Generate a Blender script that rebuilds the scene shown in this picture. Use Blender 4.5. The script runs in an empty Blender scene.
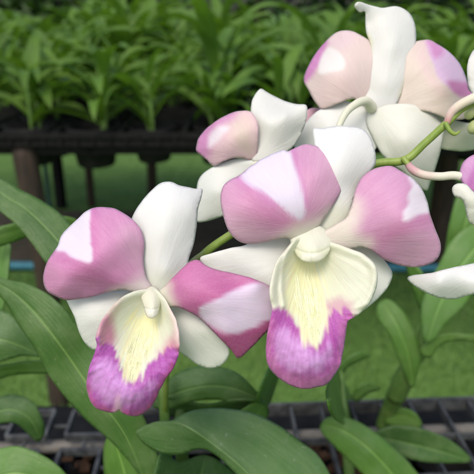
import bpy, math, random
import numpy as np
from mathutils import Vector, Matrix, noise
from mathutils.geometry import delaunay_2d_cdt
R = math.radians
C = bpy.context.scene.collection
S = bpy.context.scene
random.seed(7)

# ------------------------------------------------------------------ camera, sky, sun, exposure
CAM = Vector((0.0, 0.0, 1.15)); PITCH = 22.0; FOV = 45.0
F = 237 / math.tan(R(FOV / 2))
cd = bpy.data.cameras.new('camera'); cam = bpy.data.objects.new('camera', cd); C.objects.link(cam)
cam.location = CAM; cam.rotation_euler = (R(90 - PITCH), 0, 0)
cd.sensor_width = 36; cd.lens = 18 / math.tan(R(FOV / 2)); cd.clip_start = 0.01; cd.clip_end = 500
cd.dof.use_dof = True; cd.dof.focus_distance = 0.182; cd.dof.aperture_fstop = 20
S.camera = cam
SUN_EL, SUN_AZ = 54, 200          # azimuth measured clockwise from +Y
w = bpy.data.worlds.new('World'); S.world = w; w.use_nodes = True
nt = w.node_tree; nt.nodes.clear()
sky = nt.nodes.new('ShaderNodeTexSky'); sky.sky_type = 'NISHITA'; sky.sun_disc = False
sky.sun_elevation = R(SUN_EL); sky.sun_rotation = R(SUN_AZ); sky.dust_density = 4; sky.air_density = 1.2; sky.ozone_density = 0.6
bg = nt.nodes.new('ShaderNodeBackground'); bg.inputs[1].default_value = 0.145
ow = nt.nodes.new('ShaderNodeOutputWorld')
nt.links.new(sky.outputs[0], bg.inputs[0]); nt.links.new(bg.outputs[0], ow.inputs[0])
sl = bpy.data.lights.new('sun', 'SUN'); so = bpy.data.objects.new('sun', sl); C.objects.link(so)
sl.energy = 1.15; sl.angle = R(28); sl.color = (1.0, 0.96, 0.9)
_d = Vector((math.sin(R(SUN_AZ)) * math.cos(R(SUN_EL)), math.cos(R(SUN_AZ)) * math.cos(R(SUN_EL)), math.sin(R(SUN_EL))))
so.rotation_euler = _d.to_track_quat('Z', 'Y').to_euler(); so.location = (0, 0, 6)
vs = S.view_settings; vs.view_transform = 'Standard'; vs.look = 'None'; vs.gamma = 1; vs.exposure = 0.27
try: vs.use_curve_mapping = False
except Exception: pass
CR = cam.rotation_euler.to_matrix()

def P(u, v, d):
    """point that stands at depth d (metres in front of the camera) in the direction of photo point u, v"""
    return CAM + CR @ Vector(((u - 237) / F * d, -(v - 237) / F * d, -d))

# ------------------------------------------------------------------ materials
def lin(r, g, b):
    f = lambda c: (c / 255 / 12.92) if c / 255 <= 0.04045 else ((c / 255 + 0.055) / 1.055) ** 2.4
    return (f(r), f(g), f(b))

class NT:
    def __init__(s, name):
        s.m = bpy.data.materials.new(name); s.m.use_nodes = True; s.t = s.m.node_tree; s.t.nodes.clear()
        s.out = s.t.nodes.new('ShaderNodeOutputMaterial')
    def n(s, ty, **kw):
        o = s.t.nodes.new('ShaderNode' + ty)
        for k, v in kw.items():
            if k[0] == 'i' and k[1:].isdigit(): o.inputs[int(k[1:])].default_value = v
            else: setattr(o, k, v)
        return o
    def l(s, a, b): s.t.links.new(a, b)
    def noise(s, vec, scale, detail=3, rough=0.55):
        o = s.n('TexNoise'); o.inputs['Scale'].default_value = scale; o.inputs['Detail'].default_value = detail
        o.inputs['Roughness'].default_value = rough; s.l(vec, o.inputs['Vector']); return o.outputs['Fac']
    def ramp(s, fac, a, b, lo=0.0, hi=1.0):
        o = s.n('MapRange'); o.inputs[1].default_value = a; o.inputs[2].default_value = b
        o.inputs[3].default_value = lo; o.inputs[4].default_value = hi; o.clamp = True; s.l(fac, o.inputs[0]); return o.outputs[0]
    def mix(s, fac, a, b, mode='MIX'):
        o = s.n('Mix', data_type='RGBA', blend_type=mode)
        for sock, val in ((o.inputs[0], fac), (o.inputs[6], a), (o.inputs[7], b)):
            if hasattr(val, 'is_output'): s.l(val, sock)
            elif isinstance(val, (int, float)): sock.default_value = val
            else: sock.default_value = (*val, 1)
        return o.outputs[2]
    def scalevec(s, vec, sc):
        o = s.n('VectorMath', operation='MULTIPLY'); s.l(vec, o.inputs[0]); o.inputs[1].default_value = sc; return o.outputs[0]
    def bump(s, h, st, dist):
        o = s.n('Bump'); o.inputs['Strength'].default_value = st; o.inputs['Distance'].default_value = dist; s.l(h, o.inputs['Height']); return o.outputs[0]

def petal_material(name='petal_tissue', vein=0.22, tl=0.14):
    k = NT(name); col = k.n('VertexColor', layer_name='pigment').outputs[0]
    uv = k.n('UVMap', uv_map='UVMap').outputs[0]; ob = k.n('TexCoord').outputs['Object']
    v1 = k.noise(k.scalevec(uv, (46, 2.2, 1)), 1.0, 3, 0.6); v2 = k.noise(k.scalevec(uv, (120, 5, 1)), 1.0, 2, 0.6)
    spk = k.noise(ob, 1500, 3, 0.6); blot = k.noise(ob, 120, 3, 0.55)
    # pigment lies unevenly: along the veins and in fine cells, only where the tissue is coloured
    sep = k.n('SeparateColor', mode='HSV'); k.l(col, sep.inputs[0])
    amt = k.ramp(sep.outputs[1], 0.05, 0.6, 0.12, 1.0)
    vv = k.n('Math', operation='ADD'); k.l(v1, vv.inputs[0]); k.l(v2, vv.inputs[1])
    f1 = k.ramp(vv.outputs[0], 0.8, 1.25, 0.0, 1.0)
    dk = k.n('Math', operation='MULTIPLY', i1=0.0); k.l(f1, dk.inputs[0]); k.l(amt, dk.inputs[1])
    dk2 = k.n('Math', operation='MULTIPLY'); k.l(dk.outputs[0], dk2.inputs[0]); dk2.inputs[1].default_value = vein
    c1 = k.mix(dk2.outputs[0], col, k.mix(1.0, col, (0.72, 0.42, 0.62), 'MULTIPLY'))
    lt = k.n('Math', operation='MULTIPLY'); k.l(k.ramp(spk, 0.45, 0.8, 0, 0.10), lt.inputs[0]); k.l(amt, lt.inputs[1])
    c2 = k.mix(lt.outputs[0], c1, (0.82, 0.72, 0.8))
    c3 = k.mix(k.ramp(blot, 0.35, 0.7, 0.0, 0.08), c2, k.mix(1.0, c2, (0.8, 0.74, 0.78), 'MULTIPLY'))
    b = k.n('BsdfPrincipled'); k.l(c3, b.inputs['Base Color']); b.inputs['Roughness'].default_value = 0.5
    b.inputs['Specular IOR Level'].default_value = 0.28
    b.inputs['Subsurface Weight'].default_value = 0.35; b.inputs['Subsurface Radius'].default_value = (1.0, 0.85, 0.8); b.inputs['Subsurface Scale'].default_value = 0.0010
    b.inputs['Sheen Weight'].default_value = 0.12; b.inputs['Sheen Roughness'].default_value = 0.4
    h = k.n('Math', operation='MULTIPLY_ADD'); k.l(vv.outputs[0], h.inputs[0]); h.inputs[1].default_value = 1.3; k.l(spk, h.inputs[2])
    k.l(k.bump(h.outputs[0], 0.40, 0.00016), b.inputs['Normal'])
    t = k.n('BsdfTranslucent'); k.l(c3, t.inputs[0]); mx = k.n('MixShader'); mx.inputs[0].default_value = tl; k.l(b.outputs[0], mx.inputs[1]); k.l(t.outputs[0], mx.inputs[2])
    k.l(mx.outputs[0], k.out.inputs[0]); return k.m

def leaf_material(name, base, light, dark, rough=0.38, spots=0.5, sheet=True):
    k = NT(name); ob = k.n('TexCoord').outputs['Object']; uv = k.n('UVMap', uv_map='UVMap').outputs[0]
    oi = k.n('ObjectInfo').outputs['Random']
    big = k.noise(ob, 35 if sheet else 9, 3); fine = k.noise(ob, 900 if sheet else 90, 3)
    par = k.noise(k.scalevec(uv, (26, 1.6, 1)), 1.0, 3, 0.65)
    c = k.mix(k.ramp(big, 0.35, 0.68), dark, base)
    c = k.mix(k.ramp(par, 0.4, 0.75, 0, 0.22 if sheet else 0.45), c, light)
    if sheet:
        c = k.mix(k.ramp(k.noise(ob, 70, 4, 0.6), 0.45, 0.75, 0, 0.38), c, (0.17, 0.23, 0.13))
        sp = k.noise(k.scalevec(uv, (9, 5, 1)), 2.3, 4, 0.7)
        c = k.mix(k.ramp(sp, 0.61, 0.72, 0, spots), c, (0.30, 0.36, 0.26))
        w_ = k.n('SeparateXYZ'); k.l(uv, w_.inputs[0])
        ab = k.n('Math', operation='ABSOLUTE'); sb = k.n('Math', operation='SUBTRACT'); k.l(w_.outputs[0], sb.inputs[0]); sb.inputs[1].default_value = 0.5; k.l(sb.outputs[0], ab.inputs[0])
        c = k.mix(k.ramp(ab.outputs[0], 0.004, 0.028, 0.75, 0.0), c, tuple(min(1, x * 1.25) for x in light))
    rnd = k.mix(k.ramp(oi, 0, 1, 0.0, 0.35), c, k.mix(1.0, c, (1.25, 1.1, 0.6), 'MULTIPLY'))
    b = k.n('BsdfPrincipled'); k.l(rnd, b.inputs['Base Color']); b.inputs['Specular IOR Level'].default_value = 0.4
    k.l(k.ramp(fine, 0.3, 0.7, rough - 0.06, rough + 0.14), b.inputs['Roughness'])
    hs = k.n('Math', operation='MULTIPLY_ADD'); k.l(par, hs.inputs[0]); hs.inputs[1].default_value = 2.0; k.l(fine, hs.inputs[2])
    k.l(k.bump(hs.outputs[0], 0.5, 0.0004 if sheet else 0.002), b.inputs['Normal'])
    tr = k.n('BsdfTranslucent'); k.l(k.mix(1.0, rnd, (1.5, 1.6, 0.6), 'MULTIPLY'), tr.inputs[0])
    mx = k.n('MixShader'); mx.inputs[0].default_value = 0.15 if sheet else 0.3; k.l(b.outputs[0], mx.inputs[1]); k.l(tr.outputs[0], mx.inputs[2])
    k.l(mx.outputs[0], k.out.inputs[0]); return k.m

def simple(name, col, col2=None, rough=0.6, scale=200, bump=0.3, dist=0.0005, sss=0.0, stretch=(1, 1, 1), lo=0.38, hi=0.66, spec=0.4):
    k = NT(name); ob = k.scalevec(k.n('TexCoord').outputs['Object'], stretch); nz = k.noise(ob, scale, 5, 0.6)
    b = k.n('BsdfPrincipled'); k.l(k.mix(k.ramp(nz, lo, hi), col, col2 or tuple(c * 0.6 for c in col)), b.inputs['Base Color'])
    b.inputs['Roughness'].default_value = rough; b.inputs['Specular IOR Level'].default_value = spec
    if sss: b.inputs['Subsurface Radius'].default_value = (1, .9, .7); b.inputs['Subsurface Weight'].default_value = sss; b.inputs['Subsurface Scale'].default_value = 0.0015
    k.l(k.bump(nz, bump, dist), b.inputs['Normal']); k.l(b.outputs[0], k.out.inputs[0]); return k.m

M_PETAL = petal_material(); M_LIP = petal_material('lip_tissue', 0.5, 0.08); M_FLESH = petal_material('column_tissue', 0.1, 0.0)
M_LEAF = leaf_material('glossy_leaf', (0.072, 0.170, 0.045), (0.16, 0.28, 0.095), (0.045, 0.118, 0.030))
M_LEAFB = leaf_material('broad_leaf', (0.10, 0.205, 0.06), (0.20, 0.32, 0.12), (0.07, 0.155, 0.045), spots=0.6)
M_LEAFL = leaf_material('young_leaf', (0.12, 0.27, 0.05), (0.22, 0.38, 0.10), (0.08, 0.19, 0.035), spots=0.25)
M_FAR = leaf_material('seedling_leaf', (0.125, 0.255, 0.035), (0.28, 0.42, 0.08), (0.055, 0.145, 0.02), sheet=False, rough=0.42)
M_STEM = simple('green_stem', (0.20, 0.30, 0.055), (0.29, 0.38, 0.09), 0.42, 300, 0.25, 0.0002, 0.2, (1, 1, 0.3))
M_CANE = simple('cane_skin', (0.09, 0.185, 0.04), (0.15, 0.25, 0.065), 0.45, 120, 0.3, 0.0004)
M_BUD = simple('bud_skin', (0.42, 0.48, 0.22), (0.52, 0.55, 0.30), 0.45, 300, 0.2, 0.0002, 0.3)
M_CALLUS = simple('callus_hair', (0.82, 0.84, 0.48), (0.86, 0.86, 0.60), 0.6, 500, 0.2, 0.0001, 0.3)
M_BLACK = simple('black_plastic', (0.005, 0.0055, 0.006), (0.013, 0.013, 0.013), 0.7, 60, 0.2, 0.0006, spec=0.18)
M_RIM = simple('dusty_grey_plastic', (0.035, 0.037, 0.04), (0.10, 0.105, 0.105), 0.55, 90, 0.3, 0.0004)
M_PIPE = simple('weathered_grey_pipe', (0.22, 0.21, 0.19), (0.12, 0.11, 0.10), 0.6, 60, 0.3, 0.0006)
M_TEAL = simple('blue_plastic_pipe', (0.06, 0.25, 0.34), (0.04, 0.19, 0.27), 0.45, 30)
M_DTEAL = simple('dark_teal_paint', (0.02, 0.075, 0.08), (0.015, 0.05, 0.055), 0.6, 30)
M_WOOD = simple('damp_brown_wood', (0.055, 0.037, 0.027), (0.022, 0.016, 0.012), 0.8, 22, 0.6, 0.004, 0, (4, 4, 0.5))
M_BARK = simple('bark_chips', (0.09, 0.045, 0.022), (0.03, 0.016, 0.01), 0.9, 300, 0.7, 0.002)
M_CHAR = simple('growing_medium', (0.055, 0.04, 0.028), (0.015, 0.012, 0.01), 0.95, 60, 0.8, 0.006)

# ------------------------------------------------------------------ object helpers
def thing(name, label, cat, loc=(0, 0, 0), group=None):
    o = bpy.data.objects.new(name, None); o.empty_display_size = 0.02; C.objects.link(o); o.location = loc
    o['label'] = label; o['category'] = cat
    if group: o['group'] = group
    return o
def tag(o, label, cat, group=None):
    o['label'] = label; o['category'] = cat
    if group: o['group'] = group
    return o
def origin(o):
    p = Vector((0, 0, 0))
    while o is not None: p = p + o.location; o = o.parent
    return p
def build(name, verts, faces, mat, parent=None, loc=None, smooth=True, uv=None, pig=None):
    o0 = origin(parent) if parent is not None else (Vector(loc) if loc is not None else Vector((0, 0, 0)))
    me = bpy.data.meshes.new(name)
    me.from_pydata([tuple(Vector(v) - o0) for v in verts], [], [tuple(f) for f in faces])
    if smooth: me.polygons.foreach_set('use_smooth', [True] * len(me.polygons))
    me.materials.append(mat)
    if uv is not None:
        li = np.empty(len(me.loops), dtype=np.int32); me.loops.foreach_get('vertex_index', li)
        l = me.uv_layers.new(name='UVMap'); l.data.foreach_set('uv', np.asarray(uv, dtype=np.float32)[li].ravel())
    if pig is not None:
        a = me.color_attributes.new('pigment', 'FLOAT_COLOR', 'POINT')
        a.data.foreach_set('color', np.concatenate([pig, np.ones((len(pig), 1))], 1).astype(np.float32).ravel())
    me.update(); o = bpy.data.objects.new(name, me); C.objects.link(o)
    if parent is not None: o.parent = parent
    elif loc is not None: o.location = loc
    return o

def spline(pts, n, closed=False):
    pts = [np.asarray(p, float) for p in pts]; m = len(pts); out = []
    segs = m if closed else m - 1
    for i in range(segs):
        if closed: a, b, c, d = pts[(i - 1) % m], pts[i], pts[(i + 1) % m], pts[(i + 2) % m]
        else: a, b, c, d = pts[max(i - 1, 0)], pts[i], pts[i + 1], pts[min(i + 2, m - 1)]
        for j in range(n):
            t = j / n
            out.append(0.5 * ((2 * b) + (c - a) * t + (2 * a - 5 * b + 4 * c - d) * t * t + (3 * b - a - 3 * c + d) * t ** 3))
    if not closed: out.append(pts[-1])
    return np.array(out)
def resample(poly, step, closed=True):
    p = np.vstack([poly, poly[:1]]) if closed else poly
    L = np.r_[0, np.cumsum(np.linalg.norm(np.diff(p, axis=0), axis=1))]
    n = max(8, int(L[-1] / step)); q = np.linspace(0, L[-1], n + (0 if closed else 1), endpoint=not closed)
    return np.stack([np.interp(q, L, p[:, k]) for k in range(p.shape[1])], 1)
def segdist(pts, poly, closed=True):
    a = poly; b = np.roll(poly, -1, 0) if closed else poly[1:]
    if not closed: a = poly[:-1]
    d = b - a; L = (d ** 2).sum(1) + 1e-9
    rel = pts[:, None, :] - a[None]; t = np.clip((rel * d[None]).sum(2) / L, 0, 1)
    near = a[None] + t[..., None] * d[None]; dist = np.linalg.norm(pts[:, None] - near, axis=2)
    k = dist.argmin(1); i = np.arange(len(pts))
    cr = d[k, 0] * rel[i, k, 1] - d[k, 1] * rel[i, k, 0]
    return dist[i, k], k + t[i, k], np.sign(cr)
def inside(pts, poly):
    x, y = pts[:, 0], pts[:, 1]; r = np.zeros(len(pts), bool); n = len(poly)
    for i in range(n):
        x1, y1 = poly[i]; x2, y2 = poly[(i + 1) % n]
        if y1 == y2: continue
        c = ((y1 > y) != (y2 > y)) & (x < (x2 - x1) * (y - y1) / (y2 - y1) + x1); r ^= c
    return r
def rbf(ctrl, pts):
    c = np.asarray(ctrl, float); X = c[:, :2] / 50; z = c[:, 2]; n = len(X)
    def phi(r): return np.where(r > 1e-9, r * r * np.log(np.maximum(r, 1e-9)), 0)
    A = np.zeros((n + 3, n + 3)); A[:n, :n] = phi(np.linalg.norm(X[:, None] - X[None], axis=2)) + np.eye(n) * 0.02
    A[:n, n] = 1; A[:n, n + 1:] = X; A[n, :n] = 1; A[n + 1:, :n] = X.T
    s = np.linalg.solve(A, np.r_[z, 0, 0, 0]); Q = np.asarray(pts, float) / 50
    return phi(np.linalg.norm(Q[:, None] - X[None], axis=2)) @ s[:n] + s[n] + Q @ s[n + 1:]
def fbm(pts, sc, seed=0):
    return np.array([noise.noise(Vector((p[0] * sc, p[1] * sc, seed * 7.3))) + 0.5 * noise.noise(Vector((p[0] * sc * 2.1, p[1] * sc * 2.1, seed * 3.1 + 9))) for p in pts])
def Z(x0, y0, s, pts): return [(x0 + p[0] / s, y0 + p[1] / s) + tuple(p[2:]) for p in pts]

SEED = [0]
def sheet(name, outline, ctrl, D0, mat, parent, base=None, mid=None, colour=(0.8, 0.8, 0.78), layers=(), thick=0.0003,
          roll=1.2, rollw=4.0, ruffle=0.25, groove=0.0, step=1.7, zfun=None, cup=0.0):
    """a thin curved organ (petal, sepal, leaf): outline in photo points, depth relief in mm towards the viewer from depth D0"""
    SEED[0] += 1; sd = SEED[0]
    ol = resample(spline([o[:2] for o in outline], 8, True), step)
    n = len(ol); per = np.arange(n) / n
    wob = np.array([noise.noise(Vector((math.cos(a * 2 * math.pi) * 6, math.sin(a * 2 * math.pi) * 6, sd))) for a in per])
    nxt = np.roll(ol, -1, 0) - np.roll(ol, 1, 0); nrm = np.stack([nxt[:, 1], -nxt[:, 0]], 1); nrm /= np.linalg.norm(nrm, axis=1)[:, None] + 1e-9
    ol = ol + nrm * wob[:, None] * ruffle
    lo, hi = ol.min(0), ol.max(0); g = []
    y = lo[1]; row = 0
    while y < hi[1]:
        xs = np.arange(lo[0] + (row % 2) * step / 2, hi[0], step); g.append(np.stack([xs, np.full(len(xs), y)], 1)); y += step * 0.866; row += 1
    g = np.vstack(g); g = g[inside(g, ol)]; dist, _, _ = segdist(g, ol[::2]); g = g[dist > step * 0.7]
    g += (np.random.RandomState(sd).rand(*g.shape) - 0.5) * step * 0.15
    pts = np.vstack([ol, g])
    res = delaunay_2d_cdt([Vector(p) for p in pts], [(i, (i + 1) % n) for i in range(n)], [], 1, 1e-6)
    V2 = np.array([tuple(v) for v in res[0]]); faces = [f for f in res[2]]
    ed, _, _ = segdist(V2, ol[::2])
    dz = rbf(ctrl, V2) if len(ctrl) > 2 else np.zeros(len(V2))
    if mat == M_PETAL: roll *= 0.45; rollw *= 0.6
    dz -= roll * np.exp(-ed / rollw)
    dz += ruffle * (2.2 if mat == M_PETAL else 1.0) * np.exp(-ed / 8) * fbm(V2, 0.05, sd) + (0.0 if mat == M_PETAL else 0.12) * fbm(V2, 0.05, sd + 50)
    if base is None: base = outline[0][:2]
    if mid is not None:
        mp = resample(spline(mid, 8), 2.0, closed=False); md, mk, msg = segdist(V2, mp, closed=False)
        hw = np.maximum(md + ed, 1e-3); uv = np.stack([0.5 + 0.5 * msg * md / hw, mk / len(mp) * 2.0 + sd], 1)
        dz -= groove * np.exp(-(md / 1.6) ** 2); dz += cup * (md / hw)
    else:
        rel = V2 - np.array(base); r = np.linalg.norm(rel, axis=1)
        cx = V2.mean(0) - np.array(base); a0 = math.atan2(cx[1], cx[0]); an = (np.arctan2(rel[:, 1], rel[:, 0]) - a0 + math.pi) % (2 * math.pi) - math.pi
        uv = np.stack([an / math.pi + sd, r / r.max() + sd], 1)
    if mat == M_PETAL:      # shallow lengthwise folds that run out from the base
        dz += 0.42 * np.array([noise.noise(Vector((a * 9, q * 1.3, sd * 2.0))) + 0.35 * noise.noise(Vector((a * 24, q * 2.2, sd * 3.0))) for a, q in uv]) * np.clip((uv[:, 1] - sd) * 1.5, 0, 1)
    if zfun is not None: dz += zfun(V2)
    if mat == M_LIP:     # the side lobes have a thick turned-in rim; the front lobe a finely waved margin
        yb = lo[1] + (hi[1] - lo[1]) * 0.5; up = np.clip((yb - V2[:, 1]) / 12, 0, 1)
        wav = np.array([noise.noise(Vector((math.atan2(p[0] - (lo[0] + hi[0]) / 2, p[1] - yb) * 6.5, sd, 1))) for p in V2])
        dz += up * (0.55 * (1 + 0.9 * wav) * np.exp(-((ed - 3.2) / 3.2) ** 2) - 0.4 * np.exp(-((ed - 9.5) / 3.5) ** 2))
        dz += (1 - up) * 1.7 * np.exp(-ed / 6) * wav
    pig = None
    if mat in (M_PETAL, M_LIP):
        lipk = mat == M_LIP
        lift_ = lambda c: tuple(np.array(c, float) * 0.93 + 0.07 * np.array((0.8, 0.72, 0.78))) if (not lipk and c[0] - c[1] > 0.06) else tuple(c)
        pig = np.tile(np.array(lift_(colour), float), (len(V2), 1))
        for ly in layers:
            poly, col, soft, amp, op = ly[:5]; sc = ly[5] if len(ly) > 5 else 0.12
            poly = resample(spline([p[:2] for p in poly], 6, True), 2.5)
            d, _, _ = segdist(V2, poly); soft = soft * (1.1 if lipk else 1.5 if soft > 4 else 1.15); s_ = np.where(inside(V2, poly), d, -d) + amp * (0.5 if lipk else 0.55) * fbm(V2, sc * (1 if lipk else 0.7), sd + 3)
            if len(ly) > 6:   # brushed edge: streaks that run out from the base
                s_ = s_ + ly[6] * np.array([noise.noise(Vector((a * 42, q * 1.6, 5))) + 0.6 * noise.noise(Vector((a * 90, q * 2.5, 8))) for a, q in uv])
            m = np.clip((s_ + soft) / (2 * soft), 0, 1); m = (m * m * (3 - 2 * m) * op)[:, None]
            pig = pig * (1 - m) + np.array(lift_(col)) * m
    verts = [P(p[0], p[1], D0 - z / 1000) for p, z in zip(V2, dz)]
    # faces must look at the camera
    f0 = faces[len(faces) // 2]; nn = (verts[f0[1]] - verts[f0[0]]).cross(verts[f0[2]] - verts[f0[0]])
    if nn.dot(CAM - verts[f0[0]]) < 0: faces = [tuple(reversed(f)) for f in faces]
    o = build(name, verts, faces, mat, parent, uv=uv, pig=pig)
    so_ = o.modifiers.new('solid', 'SOLIDIFY'); so_.thickness = thick; so_.offset = -1; so_.use_rim = True
    return o

def tube_data(pts, rad, seg=14, flat=1.0, n=6, cap=True, fac=None):
    q = spline([np.array([*p, r]) for p, r in zip(pts, rad)], n)
    P3 = [Vector(x[:3]) for x in q]; rr = list(np.maximum(q[:, 3], 1e-5))
    if cap:   # rounded ends
        def rounded(p, t, r): return [(p + t * r * math.sin(a), r * math.cos(a)) for a in (0.5, 1.0, 1.35, 1.56)]
        t1 = (P3[-1] - P3[-2]).normalized(); t0 = (P3[0] - P3[1]).normalized()
        e = rounded(P3[-1], t1, rr[-1]); s_ = rounded(P3[0], t0, rr[0])
        P3 = [x[0] for x in reversed(s_)] + P3 + [x[0] for x in e]; rr = [x[1] for x in reversed(s_)] + rr + [x[1] for x in e]
    V, Fc = [], []; up = Vector((0.13, -0.6, 0.8)).normalized(); pn = None
    for i, p in enumerate(P3):
        t = (P3[min(i + 1, len(P3) - 1)] - P3[max(i - 1, 0)])
        t = t.normalized() if t.length > 0 else Vector((0, 0, 1))
        nrm = up - t * up.dot(t) if pn is None else pn - t * pn.dot(t)
        if nrm.length < 1e-4: nrm = t.orthogonal()
        nrm.normalize(); pn = nrm; bi = t.cross(nrm)
        for k in range(seg):
            a = 2 * math.pi * k / seg; f_ = 1.0 if fac is None else fac(i / len(P3), a)
            V.append(p + (nrm * math.cos(a) * flat + bi * math.sin(a)) * rr[i] * f_)
    m = len(P3)
    for i in range(m - 1):
        for k in range(seg): a = i * seg + k; b = i * seg + (k + 1) % seg; Fc.append((a, b, b + seg, a + seg))
    Fc.append(tuple(range(seg))[::-1]); Fc.append(tuple((m - 1) * seg + k for k in range(seg)))
    return V, Fc
def join(*vf):
    V, Fc = [], []
    for v, f in vf: o = len(V); V += list(v); Fc += [tuple(i + o for i in x) for x in f]
    return V, Fc
def ellipsoid(c, rx, ry, rz, rot=None, nu=18, nv=12):
    V, Fc = [], []; rot = rot or Matrix.Identity(3)
    for j in range(nv + 1):
        th = math.pi * j / nv
        for i in range(nu):
            ph = 2 * math.pi * i / nu; V.append(Vector(c) + rot @ Vector((rx * math.sin(th) * math.cos(ph), ry * math.sin(th) * math.sin(ph), rz * math.cos(th))))
    for j in range(nv):
        for i in range(nu): a = j * nu + i; b = j * nu + (i + 1) % nu; Fc.append((a, a + nu, b + nu, b))
    return V, Fc
def box(x0, x1, y0, y1, z0, z1):
    V = [(x, y, z) for x in (x0, x1) for y in (y0, y1) for z in (z0, z1)]
    return V, [(0, 1, 3, 2), (4, 6, 7, 5), (0, 4, 5, 1), (2, 3, 7, 6), (0, 2, 6, 4), (1, 5, 7, 3)]
def ptube(name, uvd, rad_px, mat, parent, flat=1.0, colours=None, seg=14, cap=True, extra=(), n=6):
    pts = [P(*p) for p in uvd]; rad = [r / F * p[2] for r, p in zip(rad_px, uvd)]
    V, Fc = tube_data(pts, rad, seg, flat, n=n, cap=cap)
    if extra: V, Fc = join((V, Fc), *extra)
    pig = uv = None
    if mat == M_PETAL:
        A = np.array([tuple(v) for v in V]); Q = np.array([tuple(p) for p in pts])
        d = np.linalg.norm(A[:, None] - Q[None], axis=2); wgt = 1 / (d ** 2 + 1e-8); wgt /= wgt.sum(1)[:, None]
        cl = np.array(colours if colours is not None else [(0.8, 0.8, 0.6)] * len(pts), float); pig = wgt @ cl
        uv = np.stack([A[:, 0] * 10, A[:, 2] * 10], 1)
    return build(name, V, Fc, mat, parent, uv=uv, pig=pig)

# ------------------------------------------------------------------ setting: ground
def ground_material(name, a, b, c, sc):
    k = NT(name); ob = k.n('TexCoord').outputs['Object']
    n1 = k.noise(ob, sc, 6, 0.65); n2 = k.noise(ob, sc * 9, 5, 0.7)
    col = k.mix(k.ramp(n1, 0.36, 0.62), a, b); col = k.mix(k.ramp(n2, 0.48, 0.66, 0, 0.75), col, c)
    bs = k.n('BsdfPrincipled'); k.l(col, bs.inputs['Base Color']); bs.inputs['Roughness'].default_value = 0.9
    k.l(k.bump(n2, 0.8, 0.02), bs.inputs['Normal']); k.l(bs.outputs[0], k.out.inputs[0]); return k.m
def plane(name, x0, x1, y0, y1, z, mat):
    o = build(name, [(x0, y0, z), (x1, y0, z), (x1, y1, z), (x0, y1, z)], [(0, 1, 2, 3)], mat, smooth=False); o['kind'] = 'structure'; return o
M_GRASS = ground_material('mown_grass', (0.085, 0.18, 0.035), (0.12, 0.235, 0.05), (0.055, 0.12, 0.025), 2.2)
M_SOIL = ground_material('damp_soil', (0.06, 0.045, 0.032), (0.10, 0.08, 0.055), (0.035, 0.04, 0.02), 5)
plane('ground', -80, 80, -20, 140, 0.0, M_GRASS)
plane('soil_path', -12, 12, 2.42, 3.25, 0.006, M_SOIL)
# grass blades: one mass nobody could count
rg = random.Random(3); V, Fc = [], []
for i in range(30000):
    D = rg.uniform(1.25, 2.36) if i % 3 else rg.uniform(3.25, 5.0); x = rg.uniform(-0.75, 0.75) * D
    a = rg.uniform(0, math.tau); h = rg.uniform(0.012, 0.035); wd = 0.0022; dx, dy = math.cos(a) * wd, math.sin(a) * wd
    lx, ly = rg.uniform(-.02, .02), rg.uniform(-.02, .02); k = len(V)
    V += [(x - dx, D - dy, 0.0), (x + dx, D + dy, 0.0), (x + lx, D + ly, h)]; Fc.append((k, k + 1, k + 2))
g = build('grass', V, Fc, simple('grass_blade', (0.10, 0.22, 0.04), (0.15, 0.28, 0.06), 0.6, 8), smooth=False); g['kind'] = 'stuff'
tag(g, 'short green grass covering the ground between the benches', 'grass')

# a bluish pipe lying on the ground
Vp, Fp = tube_data([(-2.2, 2.45, 0.03), (-0.6, 2.41, 0.03), (0.6, 2.40, 0.03), (2.2, 2.36, 0.03)], [0.019] * 4, 12)
tag(build('water_pipe', Vp, Fp, M_TEAL, loc=(0, 2.4, 0)), 'long blue plastic pipe lying on the ground beyond the front bench', 'pipe')

# ------------------------------------------------------------------ far bench with its trays and seedlings
BZ = 0.855; BY = 1.42
def bench(name, label, y0, y1, x0, x1, z, xs, mat=M_WOOD, wd=0.05):
    t = thing(name, label, 'bench', ((x0 + x1) / 2, y0, 0))
    for yy in (y0 + 0.05, y1 - 0.05):
        v, f = box(x0, x1, yy - 0.014, yy + 0.014, z - 0.062, z - 0.040); build('rail', v, f, M_BLACK, t, smooth=False)
        for x in xs:
            lean = 0.012 * math.sin(x * 9)
            v, f = tube_data([(x, yy - 0.012, -0.02), (x + lean, yy - 0.012, z * 0.5), (x, yy - 0.012, z - 0.064)], [wd / 2] * 3, 12, fac=lambda i, a: 1 + 0.07 * math.sin(3 * a + i * 5))
            build('leg', v, f, mat, t)
    return t
bench('plant_bench', 'long dark bench on brown wooden legs carrying rows of green seedlings', BY, BY + 2.2, -2.6, 2.6, BZ, (-1.75, -0.552, 0.82, 1.75), wd=0.062)
# slimmer supports seen below the far side
for x, y, r, m, nm, lb in ((-1.075, 3.32, 0.034, M_BLACK, 'bench_post', 'black square post in the soil beyond the bench, beside the thin teal pole'),
                       (-1.14, 3.30, 0.013, M_DTEAL, 'thin_pole', 'thin teal pole standing just left of the black post'),
                       (0.925, 2.46, 0.05, M_WOOD, 'wooden_post', 'thick dark wooden post behind the pale upright leaves at the right'),
                       (-0.90, 3.36, 0.024, M_WOOD, 'wooden_post', 'slim brown wooden post standing right of the black post')):
    v, f = tube_data([(x, y, -0.01), (x + 0.004, y, 0.35), (x, y, 0.735)], [r] * 3, 4 if nm == 'bench_post' else 12, cap=False)
    tag(build(nm, v, f, m, loc=(x, y, 0), smooth=nm != 'bench_post'), lb, 'post' if 'post' in nm else 'pole')

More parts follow.
